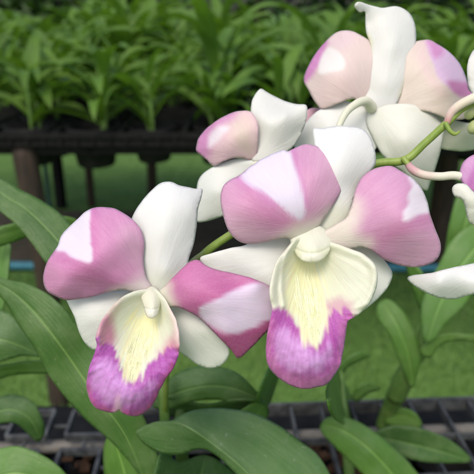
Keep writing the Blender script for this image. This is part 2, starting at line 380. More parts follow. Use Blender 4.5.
def tray_mesh(nx, ny, p, h, th, lip):
    bs = []
    for i in range(nx + 1):
        x = i * p; bs.append(box(x - th, x + th, -th, ny * p + th, -h, -0.0015))
    for j in range(ny + 1):
        y = j * p
        for i in range(nx): bs.append(box(i * p + th, (i + 1) * p - th, y - th, y + th, -h, -0.0025))
    # outer lip and small ribs on the long side
    bs.append(box(-th - lip, nx * p + th + lip, -th - lip, -th - 0.001, -0.012, 0.002))
    bs.append(box(-th - lip, nx * p + th + lip, ny * p + th + 0.001, ny * p + th + lip, -0.012, 0.002))
    for i in range(nx * 4): x = (i + 0.5) * p / 4; bs.append(box(x - 0.003, x + 0.003, -th - 0.006, -th - 0.0005, -h, -0.013))
    return join(*bs)
TP = 0.165
tv, tf = tray_mesh(4, 2, TP, 0.034, 0.006, 0.008)
tr0 = None; tray_rows = ('front edge', 'second line', 'third line', 'fourth line', 'fifth line', 'rear line')
for j in range(6):
    for i in range(-3, 3):
        x = i * (4 * TP + 0.03) + 0.06; y = BY + 0.012 + j * (2 * TP + 0.03)
        if tr0 is None: tr0 = o = build('seedling_tray', tv, tf, M_BLACK, smooth=False)
        else: o = tr0.copy(); C.objects.link(o)
        o.location = (x, y, BZ)
        pos = ('far left', 'left', 'centre left', 'centre right', 'right', 'far right')[i + 3]
        tag(o, f'black plastic tray along the {tray_rows[j]} of the far bench, {pos}', 'tray', 'black trays on the far bench')

def lathe(prof, seg=20, c=(0, 0, 0)):
    V, Fc = [], []
    for r, z in prof:
        for k in range(seg): a = math.tau * k / seg; V.append((c[0] + r * math.cos(a), c[1] + r * math.sin(a), c[2] + z))
    for i in range(len(prof) - 1):
        for k in range(seg): a = i * seg + k; b = i * seg + (k + 1) % seg; Fc.append((a, b, b + seg, a + seg))
    return V, Fc
def ribbon(p0, az, el, L, W, droop, twist, rg, n=11):
    """one strap leaf: stations along an arching midrib, V section of 5 points"""
    V, Fc, UV = [], [], []; p = Vector(p0); e = el; ds = L / n
    for i in range(n + 1):
        t = i / n; d = Vector((math.cos(az) * math.cos(e), math.sin(az) * math.cos(e), math.sin(e)))
        side = Vector((-math.sin(az), math.cos(az), 0)); up = side.cross(d) * -1
        tw = twist * t; sd_ = side * math.cos(tw) + up * math.sin(tw); u2 = up * math.cos(tw) - side * math.sin(tw)
        wv = W * 0.5 * (math.sin(math.pi * min(1, (t * 0.92 + 0.06))) ** 0.62) * (1 - 0.25 * t)
        if i == n: wv = W * 0.02
        for k in range(5):
            q = (k - 2) / 2; V.append(p + sd_ * wv * q + u2 * (abs(q) * wv * 0.35)); UV.append((0.5 + q * 0.5, t * 2 + p0[0] * 30))
        p = p + d * ds; e -= droop * ds / L * (0.35 + 1.3 * t); az += twist * 0.04
    for i in range(n):
        for k in range(4): a = i * 5 + k; Fc.append((a, a + 1, a + 6, a + 5))
    return V, Fc, UV
def seedling_parts(seed):
    rg = random.Random(seed); st = []; LV, LF, LU = [], [], []
    for c in range(rg.choice((2, 3, 3))):
        a = rg.uniform(0, math.tau); r = rg.uniform(0.004, 0.03); h = rg.uniform(0.05, 0.15); tl = rg.uniform(0.02, 0.2)
        b = Vector((r * math.cos(a), r * math.sin(a), -0.015)); tip = b + Vector((math.cos(a) * tl * h, math.sin(a) * tl * h, h))
        st.append(tube_data([b, b.lerp(tip, 0.5) + Vector((0, 0, 0.0)), tip], [0.004, 0.0055, 0.003], 8))
        az = rg.uniform(0, math.tau); nl = rg.randint(6, 8)
        for k in range(nl):
            t = 0.12 + 0.88 * k / (nl - 1); az += math.pi * rg.uniform(0.85, 1.12)
            L = rg.uniform(0.14, 0.23) * (1 - 0.25 * abs(t - 0.6)); el = rg.uniform(0.5, 1.15) + 0.2 * t
            v, f, u = ribbon(b.lerp(tip, t), az, el, L, rg.uniform(0.026, 0.038), rg.uniform(1.0, 2.5), rg.uniform(-.6, .6), rg)
            o = len(LV); LV += v; LF += [tuple(i + o for i in x) for x in f]; LU += u
    return join(*st), (LV, LF, LU)
potm = lathe([(0.0, -0.085), (0.040, -0.085), (0.042, -0.082), (0.055, -0.012), (0.060, -0.012), (0.060, 0.004), (0.056, 0.004), (0.052, -0.02), (0.0, -0.016)], 20)
protos = []
for k in range(10):
    t = thing('potted_seedling', 'x', 'seedling', (0, 0, -30), 'orchid seedlings on the far bench')
    (sv, sf), (lv, lf, lu) = seedling_parts(100 + k); off = Vector((0, 0, -30))
    sh = lambda vs_: [Vector(v) + off for v in vs_]
    build('pot', sh(potm[0]), potm[1], M_BLACK, t); build('stem', sh(sv), sf, M_CANE, t); build('foliage', sh(lv), lf, M_FAR, t, uv=lu)
    protos.append([t, 0])
rg = random.Random(11); cnt = 0
ORD = ['first', 'second', 'third', 'fourth', 'fifth', 'sixth', 'seventh', 'eighth', 'ninth', 'tenth', 'eleventh', 'twelfth', 'thirteenth', 'fourteenth', 'fifteenth', 'sixteenth', 'seventeenth', 'eighteenth', 'nineteenth', 'twentieth', 'twenty-first', 'twenty-second', 'twenty-third', 'twenty-fourth', 'twenty-fifth']
nth = ['front', 'second', 'third', 'fourth', 'fifth', 'sixth', 'seventh', 'eighth', 'ninth', 'tenth', 'eleventh', 'rear']
for j in range(12):
    tj, cj = divmod(j, 2); y = BY + 0.012 + tj * (2 * TP + 0.03) + (cj + 0.5) * TP
    lim = min(0.50 * y + 0.12, 1.75); spots_ = []
    for i in range(-3, 3):
        for c in range(4):
            x = i * (4 * TP + 0.03) + 0.06 + (c + 0.5) * TP
            if abs(x) < lim and (j == 0 or rg.random() > 0.22): spots_.append(x)
    for q, x in enumerate(sorted(spots_)):
        pr = protos[rg.randrange(10)]; root = pr[0]
        if pr[1]:
            r2 = root.copy(); C.objects.link(r2)
            for ch in root.children: c2 = ch.copy(); C.objects.link(c2); c2.parent = r2
            root = r2
        pr[1] += 1
        root.location = (x + rg.uniform(-.008, .008), y + rg.uniform(-.008, .008), BZ - 0.002); root.rotation_euler = (rg.uniform(-.05, .05), rg.uniform(-.05, .05), rg.uniform(0, 6.28))
        s_ = rg.uniform(0.85, 1.4) * (1 + 0.015 * j); root.scale = (s_, s_, s_)
        lb = f'green seedling in the {nth[j]} row of the far bench, {ORD[q]} from the left'
        root['label'] = lb; cnt += 1
for pr in protos:
    if not pr[1]:
        for ch in list(pr[0].children): bpy.data.objects.remove(ch)
        bpy.data.objects.remove(pr[0])

# trees closing the view behind the benches
M_TREE = leaf_material('tree_leaf', (0.045, 0.11, 0.02), (0.08, 0.16, 0.04), (0.02, 0.055, 0.01), sheet=False)
def tree(x, y, h, seed, label):
    rg = random.Random(seed); t = thing('tree', label, 'tree', (x, y, 0), 'trees behind the benches'); tb = []
    tb.append(tube_data([(x, y, -0.05), (x + rg.uniform(-.1, .1), y, h * .35), (x + rg.uniform(-.2, .2), y, h * .8)], [0.13, 0.09, 0.03], 10))
    V, Fc, UV = [], [], []
    for k in range(30):
        a = rg.uniform(0, math.tau); z = rg.uniform(0.04, 0.95) * h; r = (0.9 + 0.5 * rg.random()) * (1.1 - 0.6 * z / h) * 1.1
        e = Vector((x + math.cos(a) * r, y + math.sin(a) * r, z + 0.25)); tb.append(tube_data([(x, y, z * 0.85), tuple(e)], [0.03, 0.01], 6))
        for q in range(150):
            c = e + Vector((rg.gauss(0, .34), rg.gauss(0, .34), rg.gauss(0, .28))); 
            d = Vector((rg.gauss(0, 1), rg.gauss(0, 1), rg.gauss(0, .6))).normalized(); s = d.orthogonal().normalized() * rg.uniform(.03, .05); L = rg.uniform(.12, .2); o = len(V)
            V += [c, c + d * L * .5 + s, c + d * L, c + d * L * .5 - s]; UV += [(.5, 0), (1, .5), (.5, 1), (0, .5)]; Fc.append((o, o + 1, o + 2, o + 3))
    v, f = join(*tb); build('trunk', v, f, M_WOOD, t); build('crown', V, Fc, M_TREE, t, uv=UV)
for i, x in enumerate((-5.4, -3.6, -1.8, 0.1, 1.9, 3.7, 5.5)):
    tree(x + 0.3 * math.sin(i * 5), 7.4 + 0.5 * math.cos(i * 3), 2.7 + 0.5 * math.sin(i * 2), 40 + i, 'dark green bushy tree standing behind the far bench, ' + ('farthest left', 'second from the left', 'third from the left', 'in the middle', 'third from the right', 'second from the right', 'farthest right')[i])

# ------------------------------------------------------------------ near bench: cell trays, grid, pipe
NZ = 0.80
def cup_tray(name, label, x0, y1, nx, ny, p, w_, h=0.035, th=0.0012, rotz=0.0):
    """tray of square cups with raised grey rims; far edge at y1"""
    bs, rims, fl = [], [], []
    for i in range(nx):
        for j in range(ny):
            cx, cy = (i + .5) * p, -(j + .5) * p; a = w_ / 2
            for (ax, bx, ay, by) in ((cx - a, cx + a, cy + a - th, cy + a + th), (cx - a, cx + a, cy - a - th, cy - a + th), (cx - a - th, cx - a + th, cy - a + th, cy + a - th), (cx + a - th, cx + a + th, cy - a + th, cy + a - th)):
                bs.append(box(ax, bx, ay, by, -h - .036, -.036)); rims.append(box(ax - .0004, bx + .0004, ay - .0004, by + .0004, -0.006, 0.0015))
            fl.append(box(cx - a, cx + a, cy - a, cy + a, -h - .038, -h - 0.0365))
            if i < nx - 1: rims.append(box(cx + a + th + .001, cx + p - a - th - .001, cy - .0012, cy + .0012, -0.006, -0.003))
            if j < ny - 1: rims.append(box(cx - .0012, cx + .0012, cy - p + a + th + .001, cy - a - th - .001, -0.006, -0.003))
    t = thing(name, label, 'tray', (x0, y1, NZ)); o = Vector((x0, y1, NZ)); sh = lambda d: ([Vector(v) + o for v in d[0]], d[1])
    v, f = sh(join(*(bs + fl))); build('cups', v, f, M_BLACK, t, smooth=False)
    v, f = sh(join(*rims)); r_ = build('rim', v, f, M_RIM, t, smooth=False); b_ = r_.modifiers.new('b', 'BEVEL'); b_.width = 0.0005; b_.segments = 2
    t.rotation_euler.z = rotz
    return t
cup_tray('cup_tray', 'black tray of square cups with grey rims under the left leaves', -0.265, 0.440, 5, 4, 0.052, 0.034, rotz=R(2))
def grid_tray(name, label, x0, x1, y0, y1, px, py, rotz):
    t = thing(name, label, 'tray', (x0, y1, NZ)); o = Vector((x0, y1, NZ)); sh = lambda d: ([Vector(v) + o for v in d[0]], d[1])
    W_, L_ = x1 - x0, y1 - y0; b = [box(-.003, W_ + .003, -.0016, .0016, -.012, .002), box(-.003, W_ + .003, -L_ - .0016, -L_ + .0016, -.012, .002)]
    n = int(W_ / px); m = int(L_ / py)
    for i in range(n + 1): x = i * W_ / n; b.append(box(x - .0013, x + .0013, -L_ + .0018, -.0018, -.008, 0.0005))
    for j in range(1, m): y = -j * L_ / m; b.append(box(.0015, W_ - .0015, y - .0011, y + .0011, -.008, -0.001))
    v, f = sh(join(*b)); r_ = build('grid', v, f, M_RIM, t, smooth=False); b_ = r_.modifiers.new('b', 'BEVEL'); b_.width = 0.0005; b_.segments = 2
    c = []
    for i in range(int(W_ / .066)):
        for j in range(int(L_ / .07)):
            cx, cy = (i + .5) * .068, -(j + .5) * .072
            c.append(lathe([(0, -.075), (.022, -.075), (.031, -.014), (.033, -.014), (.033, -.011), (.030, -.011), (.028, -.04), (0, -.038)], 18, (cx, cy, -.022)))
    v, f = sh(join(*c)); build('liner', v, f, M_BLACK, t)
    t.rotation_euler.z = rotz; return t
grid_tray('grid_tray', 'grey slatted grid tray under the plants at the right', 0.022, 0.335, 0.26, 0.441, 0.0262, 0.042, R(3))
Vp, Fp = tube_data([(-0.34, 0.398, 0.781), (0, 0.418, 0.781), (0.38, 0.440, 0.781)], [0.0058] * 3, 14)
tag(build('support_pipe', Vp, Fp, M_PIPE, loc=(0, 0.418, 0.781)), 'weathered grey pipe running under the front trays', 'pipe')
# dark base shelf of the front bench with legs, standing on the ground
t = thing('front_bench', 'dark bench holding the front trays, seen below the flowers', 'bench', (0, 0.36, 0))
v, f = join(box(-.36, .38, .18, .522, .722, .735)); build('shelf', v, f, M_BLACK, t, smooth=False)
for x in (-.34, .36):
    for y in (.20, .50): v, f = box(x - .012, x + .012, y - .012, y + .012, -.01, .720); build('leg', v, f, M_BLACK, t, smooth=False)

# ------------------------------------------------------------------ near plants (leaves)
def stemmed(name, label, loc, group=None): return thing(name, label, 'plant', loc, group)
def leaf(parent, outline, mid, D0, ctrl, mat=M_LEAF, groove=0.5, cup=0.0, thick=0.0009, roll=0.5, label=None, step=2.4):
    o = sheet('leaf', outline, ctrl, D0, mat, parent, mid=mid, groove=groove, cup=cup, thick=thick, roll=roll, rollw=3, ruffle=0.35, step=step)
    if label: o['label'] = label
    return o
base = P(60, 620, 0.40)
A = stemmed('orchid_plant', 'large orchid plant at the left with long dark green leaves beside the pink flowers', base)
# long leaf sweeping from the left edge down behind the left flower
leaf(A, [(-60, 262), (-25, 268), (5, 279), (28, 284), (52, 297), (72, 318), (90, 344), (108, 366), (130, 395), (146, 422), (156, 450), (162, 482), (150, 500), (138, 474), (114, 445), (82, 416), (53, 382), (37, 353), (16, 321), (0, 297), (-30, 276)],
     [(-60, 262), (0, 285), (30, 308), (60, 345), (95, 395), (125, 435), (150, 495)], 0.262, [(-60, 262, -12), (0, 288, 0), (30, 300, 3), (60, 340, 5), (45, 362, 1), (85, 350, 1), (100, 400, 2), (130, 440, -4), (150, 490, -12), (80, 412, -2)], label='longest leaf, sweeping from the left edge down behind the left flower')
leaf(A, [(-60, 135), (-20, 165), (0, 177), (20, 189), (44, 202), (64, 217), (82, 240), (96, 268), (98, 296), (80, 292), (60, 280), (45, 262), (30, 241), (17, 226), (0, 211), (-30, 182)],
     [(-60, 138), (0, 192), (25, 208), (50, 232), (75, 262), (96, 292)], 0.285, [(-60, 138, -8), (0, 178, -3), (0, 210, 3), (22, 208, 0), (45, 205, -4), (45, 258, 4), (75, 262, 0), (96, 292, -4)], groove=0.6)
leaf(A, [(-40, 242), (-10, 230), (12, 224), (40, 217), (62, 216), (78, 222), (62, 232), (38, 232), (18, 241), (-5, 248), (-40, 258)], [(-40, 250), (10, 233), (45, 225), (78, 222)], 0.33, [(-40, 250, 0), (0, 238, 2), (40, 225, 0), (78, 222, -5)], mat=M_LEAFL, groove=0.3)
leaf(A, [(-30, 300), (-8, 250), (2, 238), (10, 245), (9, 262), (6, 290), (-4, 330), (-25, 340)], [(-25, 335), (-6, 290), (4, 240)], 0.345, [(-25, 335, 0), (-6, 290, 2), (4, 240, 0)], mat=M_LEAFL, groove=0.3)
leaf(A, [(-50, 318), (-15, 308), (8, 312), (24, 326), (38, 347), (44, 357), (22, 356), (0, 362), (-50, 372)], [(-50, 345), (0, 340), (44, 357)], 0.32, [(-50, 345, 0), (0, 315, -3), (0, 345, 3), (0, 360, 0), (44, 357, -4)], groove=0.5)
leaf(A, [(-40, 372), (0, 366), (26, 362), (46, 362), (60, 372), (40, 374), (10, 376), (-40, 390)], [(-40, 382), (10, 371), (60, 371)], 0.34, [(-40, 380, 0), (10, 370, 2), (60, 371, -2)], mat=M_LEAFL, groove=0.3)
leaf(A, [(-30, 412), (-8, 400), (12, 394), (30, 400), (41, 415), (45, 432), (38, 442), (28, 434), (16, 424), (0, 424), (-30, 436)], [(-30, 424), (5, 410), (28, 417), (40, 438)], 0.36, [(-30, 424, 0), (10, 398, 0), (10, 415, 4), (41, 425, -2), (38, 440, -8)])
leaf(A, [(-30, 470), (-10, 452), (14, 446), (34, 451), (52, 461), (66, 474), (78, 495), (40, 510), (-30, 505)], [(-30, 490), (10, 474), (40, 480), (75, 497)], 0.30, [(-30, 490, 0), (10, 452, -2), (10, 474, 3), (60, 474, 0), (40, 505, 0)], mat=M_LEAFL)
B = stemmed('orchid_plant', 'orchid plant below the flowers with one broad folded leaf in front', P(230, 600, 0.38))
leaf(B, [(136, 432), (143, 426), (154, 423), (172, 420), (190, 411), (218, 408), (249, 412), (275, 423), (298, 439), (317, 454), (330, 474), (338, 500), (300, 520), (262, 500), (244, 483), (230, 468), (215, 455), (200, 449), (178, 455), (157, 452), (142, 442)],
     [(136, 432), (158, 422), (178, 423), (196, 432), (218, 448), (240, 466), (262, 488), (290, 512)], 0.255,
     [(136, 432, 0), (158, 423, 3), (178, 425, 6), (196, 433, 7), (218, 448, 8), (240, 467, 8), (270, 495, 6), (218, 409, -5), (249, 413, -6), (298, 440, -4), (330, 474, -2), (178, 454, 0), (200, 449, 1), (157, 451, -1), (250, 440, 1), (275, 460, 2), (338, 500, -2), (262, 500, 6)], mat=M_LEAFB, groove=-0.9, label='broad leaf folded along its pale midrib', roll=0.9)
leaf(B, [(150, 402), (170, 378), (192, 367), (214, 366), (236, 372), (252, 386), (262, 400), (245, 403), (215, 400), (190, 402), (165, 410)], [(150, 404), (195, 388), (230, 388), (262, 400)], 0.305, [(150, 404, 0), (195, 368, -4), (200, 388, 3), (240, 375, -3), (262, 400, -4), (200, 401, 0)])
leaf(B, [(258, 402), (262, 385), (270, 368), (279, 358), (280, 372), (275, 390), (268, 406)], [(262, 404), (270, 382), (279, 358)], 0.33, [(262, 404, 0), (270, 382, 1), (279, 358, 0)], mat=M_LEAFL, groove=0.3)
leaf(B, [(160, 398), (205, 405), (235, 400), (262, 403), (268, 415), (240, 412), (205, 414), (165, 416)], [(160, 408), (210, 409), (268, 412)], 0.32, [(160, 408, 0), (210, 408, 2), (268, 412, -3)])
leaf(B, [(238, 420), (246, 408), (262, 402), (268, 412), (262, 432), (250, 450)], [(245, 440), (254, 420), (264, 404)], 0.31, [(245, 440, 0), (254, 420, 1), (264, 404, 0)], mat=M_LEAFL)
leaf(B, [(104, 474), (104, 446), (112, 432), (128, 440), (150, 470), (160, 520), (110, 520)], [(132, 520), (125, 475), (112, 434)], 0.31, [(132, 520, 0), (125, 475, 2), (112, 434, 0)], mat=M_LEAFL)
leaf(B, [(160, 455), (180, 462), (205, 455), (225, 465), (240, 482), (250, 520), (160, 520)], [(200, 520), (200, 485), (205, 457)], 0.30, [(200, 520, 0), (200, 485, -2), (205, 457, -8)], mat=M_LEAF)
ptube('stem', [(168, 560, .31), (170, 500, .30), (166, 450, .292), (164, 405, .288), (160, 370, .29)], [7, 6, 5.5, 5, 4], M_CANE, B)
ptube('stem', [(188, 560, .34), (184, 480, .33), (180, 430, .325), (182, 395, .325)], [7, 6.5, 6, 4], M_CANE, B)

G = stemmed('orchid_plant', 'young upright orchid plant at the right with a jointed green cane', P(385, 418, 0.515))
ptube('stem', [(383, 424, .515), (392, 404, .50), (403, 380, .48), (411, 364, .465), (422, 347, .455), (428, 328, .45), (434, 308, .45)], [7, 8.6, 9, 7.8, 8.4, 7.5, 5], M_CANE, G, n=8)
ptube('sheath', [(396, 396, .487), (404, 378, .473), (409, 368, .465)], [9.6, 9.9, 8.6], M_CANE, G, cap=False)
leaf(G, [(412, 388), (399, 362), (390, 338), (378, 318), (377, 306), (385, 299), (395, 303), (408, 318), (417, 338), (421, 356), (418, 372)], [(413, 386), (408, 355), (398, 328), (384, 304)], 0.455, [(413, 386, -4), (408, 355, 4), (398, 328, 6), (384, 304, -1), (395, 303, 1)], mat=M_LEAFL, groove=0.8, label='broad pale leaf leaning to the left of the cane')
leaf(G, [(421, 352), (428, 340), (442, 334), (462, 334), (490, 338), (520, 352), (480, 343), (455, 341), (440, 346), (430, 358)], [(422, 352), (440, 340), (470, 339), (520, 352)], 0.44, [(422, 352, 0), (445, 335, 2), (440, 345, -1), (480, 340, 3), (520, 352, -4)], mat=M_LEAFL)
leaf(G, [(424, 340), (421, 310), (428, 285), (440, 262), (452, 240), (470, 225), (500, 215), (505, 240), (485, 275), (465, 305), (445, 325), (434, 340)], [(428, 340), (440, 305), (462, 265), (500, 220)], 0.43, [(428, 340, 0), (440, 305, 3), (430, 285, -2), (462, 265, 6), (500, 220, 0), (490, 265, 2)], mat=M_LEAFL, groove=0.8)
leaf(G, [(444, 268), (446, 245), (450, 220), (457, 196), (470, 175), (492, 160), (500, 190), (495, 230), (480, 262), (462, 280)], [(455, 278), (462, 235), (474, 200), (492, 162)], 0.445, [(455, 278, 0), (446, 245, -2), (462, 235, 5), (474, 200, 6), (492, 162, 0), (490, 230, 0)], mat=M_LEAFL, groove=0.8)
leaf(G, [(426, 322), (416, 300), (408, 275), (404, 258), (414, 262), (426, 280), (436, 302), (436, 320)], [(430, 322), (420, 290), (406, 260)], 0.45, [(430, 322, 0), (420, 290, 2), (406, 260, 0)], mat=M_LEAFL)
leaf(G, [(388, 415), (400, 408), (414, 412), (422, 424), (416, 430), (400, 428), (386, 424)], [(386, 420), (404, 416), (422, 426)], 0.50, [(386, 420, 0), (404, 416, 2), (422, 426, 0)], mat=M_LEAFL)
H = stemmed('orchid_plant', 'low orchid plant at the bottom right with two broad spreading leaves', P(345, 480, 0.44))
leaf(H, [(320, 428), (324, 420), (334, 416), (352, 419), (372, 430), (394, 448), (412, 466), (426, 490), (420, 520), (390, 505), (368, 480), (346, 458), (326, 438)], [(322, 424), (345, 432), (370, 450), (395, 478), (420, 515)], 0.40, [(322, 424, -3), (334, 417, -1), (345, 433, 4), (372, 452, 6), (372, 431, 1), (352, 462, 1), (400, 455, 0), (420, 515, -4), (390, 500, 2)], mat=M_LEAFL, groove=0.9, label='broad pale leaf reaching forward')
leaf(H, [(372, 437), (382, 429), (397, 426), (422, 429), (446, 438), (462, 449), (471, 461), (452, 463), (425, 462), (404, 457), (386, 447)], [(373, 437), (400, 442), (430, 449), (471, 461)], 0.43, [(373, 437, 0), (400, 441, -2), (430, 448, -2), (471, 461, -6), (422, 430, 4), (425, 461, 2)], mat=M_LEAF, groove=0.9, cup=0.5)
leaf(H, [(329, 402), (328, 388), (333, 375), (338, 371), (346, 384), (355, 402), (363, 420), (355, 426), (344, 424), (334, 416)], [(348, 426), (342, 400), (336, 372)], 0.45, [(348, 426, 0), (342, 400, 4), (336, 372, 0)], mat=M_LEAFL, groove=0.7)
leaf(H, [(338, 368), (346, 359), (356, 353), (366, 352), (371, 356), (362, 360), (350, 366), (342, 374)], [(340, 371), (354, 359), (371, 355)], 0.47, [(340, 371, 0), (354, 359, 2), (371, 355, 0)], mat=M_LEAFL)
leaf(H, [(352, 398), (356, 388), (366, 383), (378, 385), (380, 390), (368, 394), (358, 402)], [(354, 398), (366, 388), (380, 388)], 0.48, [(354, 398, 0), (366, 388, 2), (380, 388, 0)], mat=M_LEAFL)
ptube('stem', [(350, 520, .47), (349, 470, .465), (346, 430, .46), (344, 405, .455), (341, 372, .47)], [6, 5.5, 4.5, 3, 1.6], M_CANE, H)
for (u, v, n_, sd_) in ((320, 458, 16, 1), (350, 470, 12, 2), (420, 445, 10, 3), (75, 462, 10, 4)):
    rg = random.Random(sd_); c = []
    b0 = CAM + (P(u, v, 1) - CAM) * ((NZ - 0.03 - CAM.z) / (P(u, v, 1).z - CAM.z))
    for k in range(n_):
        rot = Matrix.Rotation(rg.uniform(0, 3), 3, Vector((rg.random(), rg.random(), rg.random())).normalized())
        v_, f_ = box(-.5, .5, -.5, .5, -.5, .5); s3 = Vector((rg.uniform(.006, .012), rg.uniform(.004, .007), rg.uniform(.002, .005))); p0 = b0 + Vector((rg.uniform(-.016, .016), rg.uniform(-.014, .014), rg.uniform(-.004, .010)))
        c.append(([p0 + rot @ Vector((x[0] * s3.x, x[1] * s3.y, x[2] * s3.z)) for x in v_], f_))
    v_, f_ = join(*c); o = build('bark_chips', v_, f_, M_BARK, loc=b0, smooth=False); o['kind'] = 'stuff'
    tag(o, 'loose brown bark chips in the front tray', 'bark')

# ------------------------------------------------------------------ the flowering spray
WHITE = (0.83, 0.83, 0.81); CREAM = (0.76, 0.77, 0.62); GREENW = (0.72, 0.76, 0.52)
PINK = lin(208, 138, 184); PINKL = lin(222, 172, 200); PINKD = lin(186, 98, 158); MAG = lin(178, 66, 140); PURP = lin(184, 106, 196); LILAC = lin(226, 205, 236)
BEIGE = lin(222, 196, 190)
SP = thing('orchid_spray', 'arching orchid spray with white and pink purple flowers filling the foreground', 'flower spray', P(180, 560, 0.34))
# main stem (rachis), zigzag between the nodes
ptube('stem', [(182, 600, .36), (174, 500, .33), (166, 430, .30), (168, 350, .245), (178, 290, .214), (202, 256, .207), (236, 231, .204), (290, 195, .206), (345, 172, .206), (378, 163, .206), (405, 160, .205), (425, 143, .203), (447, 123, .2), (462, 110, .2), (488, 96, .2), (520, 70, .205)],
      [3.5, 3, 2.8, 3, 3.6, 4, 4, 4, 3.9, 3.9, 4.1, 3.8, 3.8, 2.6, 2.5, 2], M_STEM, SP, n=7)
ptube('bract', [(446, 124, .1985), (450, 131, .198), (455, 134, .198), (460, 131, .198)], [2.6, 2.2, 1.9, 0.7], M_STEM, SP)
ptube('bract', [(404, 159, .203), (409, 165, .202), (415, 168, .2015)], [3.2, 2.4, 0.6], M_STEM, SP)
for u, v, r in ((470, 113, 5.5), (474, 127, 6), (484, 104, 6.5), (488, 120, 6)):
    c = P(u, v, .203); k = r / F * .203
    v_, f_ = ellipsoid(c, k, k, k * 1.25, Matrix.Rotation(.5, 3, 'Y')); build('bud', v_, f_, M_BUD, SP)

def flower(label, pedicel, prad, colset):
    o = ptube('flower', pedicel, prad, M_PETAL, SP, colours=colset); o['label'] = label; return o

def callus(fl, axis, width, D0, dzf, n, seed):
    """yellow-white tufted ridge on the lip: many fine tapering hairs along the throat"""
    rg = random.Random(seed); ax = spline(axis, 10); ds = []
    for k in range(n):
        s = -1 + 2 * (k + 0.5) / n + rg.uniform(-.06, .06); t0 = rg.uniform(0.0, 0.35); t1 = min(0.99, 1.0 - 0.28 * abs(s) ** 1.3 - rg.uniform(0, 0.12)); pts = []; rr = []
        for j in range(8):
            q_ = j / 7; t = t0 + (t1 - t0) * q_; i = int(t * (len(ax) - 1)); p = ax[i]; q = ax[min(i + 1, len(ax) - 1)] - ax[max(i - 1, 0)]; q = q / (np.linalg.norm(q) + 1e-9)
            nr = np.array([-q[1], q[0]]); w_ = np.interp(t, np.linspace(0, 1, len(width)), width) * (s + 0.03 * math.sin(j * 1.3 + k)); u, v = p + nr * w_
            lift = -0.44 + 0.36 * math.sin(math.pi * min(1, q_ * 1.0)) + 0.05 * q_ * q_ + rg.uniform(-.03, .03)
            pts.append(P(u, v, D0 - (dzf(np.array([[u, v]]))[0] + lift) / 1000)); rr.append((0.5, 0.9, 1.1, 1.15, 1.1, 0.95, 0.7, 0.15)[j] / F * D0)
        ds.append(tube_data(pts, rr, 6, n=3, cap=False))
        for h in range(3):      # loose hair tips standing off the ridge end
            t = t1 * rg.uniform(0.6, 1.0); i = int(t * (len(ax) - 1)); q = ax[min(i + 1, len(ax) - 1)] - ax[max(i - 1, 0)]; q = q / (np.linalg.norm(q) + 1e-9); nr = np.array([-q[1], q[0]])
            p = ax[i] + nr * np.interp(t, np.linspace(0, 1, len(width)), width) * s; e = p + q * rg.uniform(3, 8) + nr * (s * 1.6 + rg.uniform(-.8, .8)); z0 = dzf(np.array([p]))[0]; z1 = dzf(np.array([e]))[0]
            ds.append(tube_data([P(p[0], p[1], D0 - z0 / 1000), P(*((p + e) / 2), D0 - ((z0 + z1) / 2 + .08) / 1000), P(e[0], e[1], D0 - (z1 + 0.1) / 1000)], [0.55 / F * D0, 0.45 / F * D0, 0.08 / F * D0], 5, n=2, cap=False))
    v, f = join(*ds); return build('callus', v, f, M_CALLUS, fl)

# ---- flower one: front left
D1 = 0.186
f1 = flower('front left flower, facing the viewer, purple lip', [(205, 252, .206), (192, 262, .203), (175, 282, .197), (160, 296, .190), (154, 303, .187)], [2.4, 2.8, 3.2, 4, 5], [(0.25, 0.36, 0.10), (0.4, 0.48, .2), (0.6, 0.62, 0.4), CREAM, CREAM])
z2 = lambda p: Z(120, 170, 3.95, p); z3 = lambda p: Z(80, 280, 3.386, p); z4 = lambda p: Z(165, 230, 3.386, p); z6 = lambda p: Z(40, 200, 3.95, p)
sheet('dorsal_sepal', z2([(150, 525), (105, 515), (72, 470), (72, 420), (74, 370), (70, 320), (55, 260), (46, 210), (48, 185), (70, 145), (100, 105), (135, 70), (160, 52), (182, 46), (205, 47), (235, 60), (270, 68), (300, 74), (326, 75), (321, 110), (308, 160), (302, 230), (292, 290), (274, 345), (262, 400), (250, 450), (210, 500)]),
      z2([(150, 520, -5), (90, 470, -5), (230, 470, -6), (100, 400, -4), (230, 400, -5), (180, 400, -2), (170, 250, 0), (60, 200, -5), (300, 240, -6), (170, 120, -2), (180, 50, -8), (326, 76, -12), (280, 120, -5), (100, 110, -6)]), D1, M_PETAL, f1, base=(151, 298), colour=WHITE,
      layers=[(z2([(60, 520), (60, 420), (140, 400), (260, 420), (260, 520)]), (0.74, 0.76, 0.62), 8, 3, 0.7)])
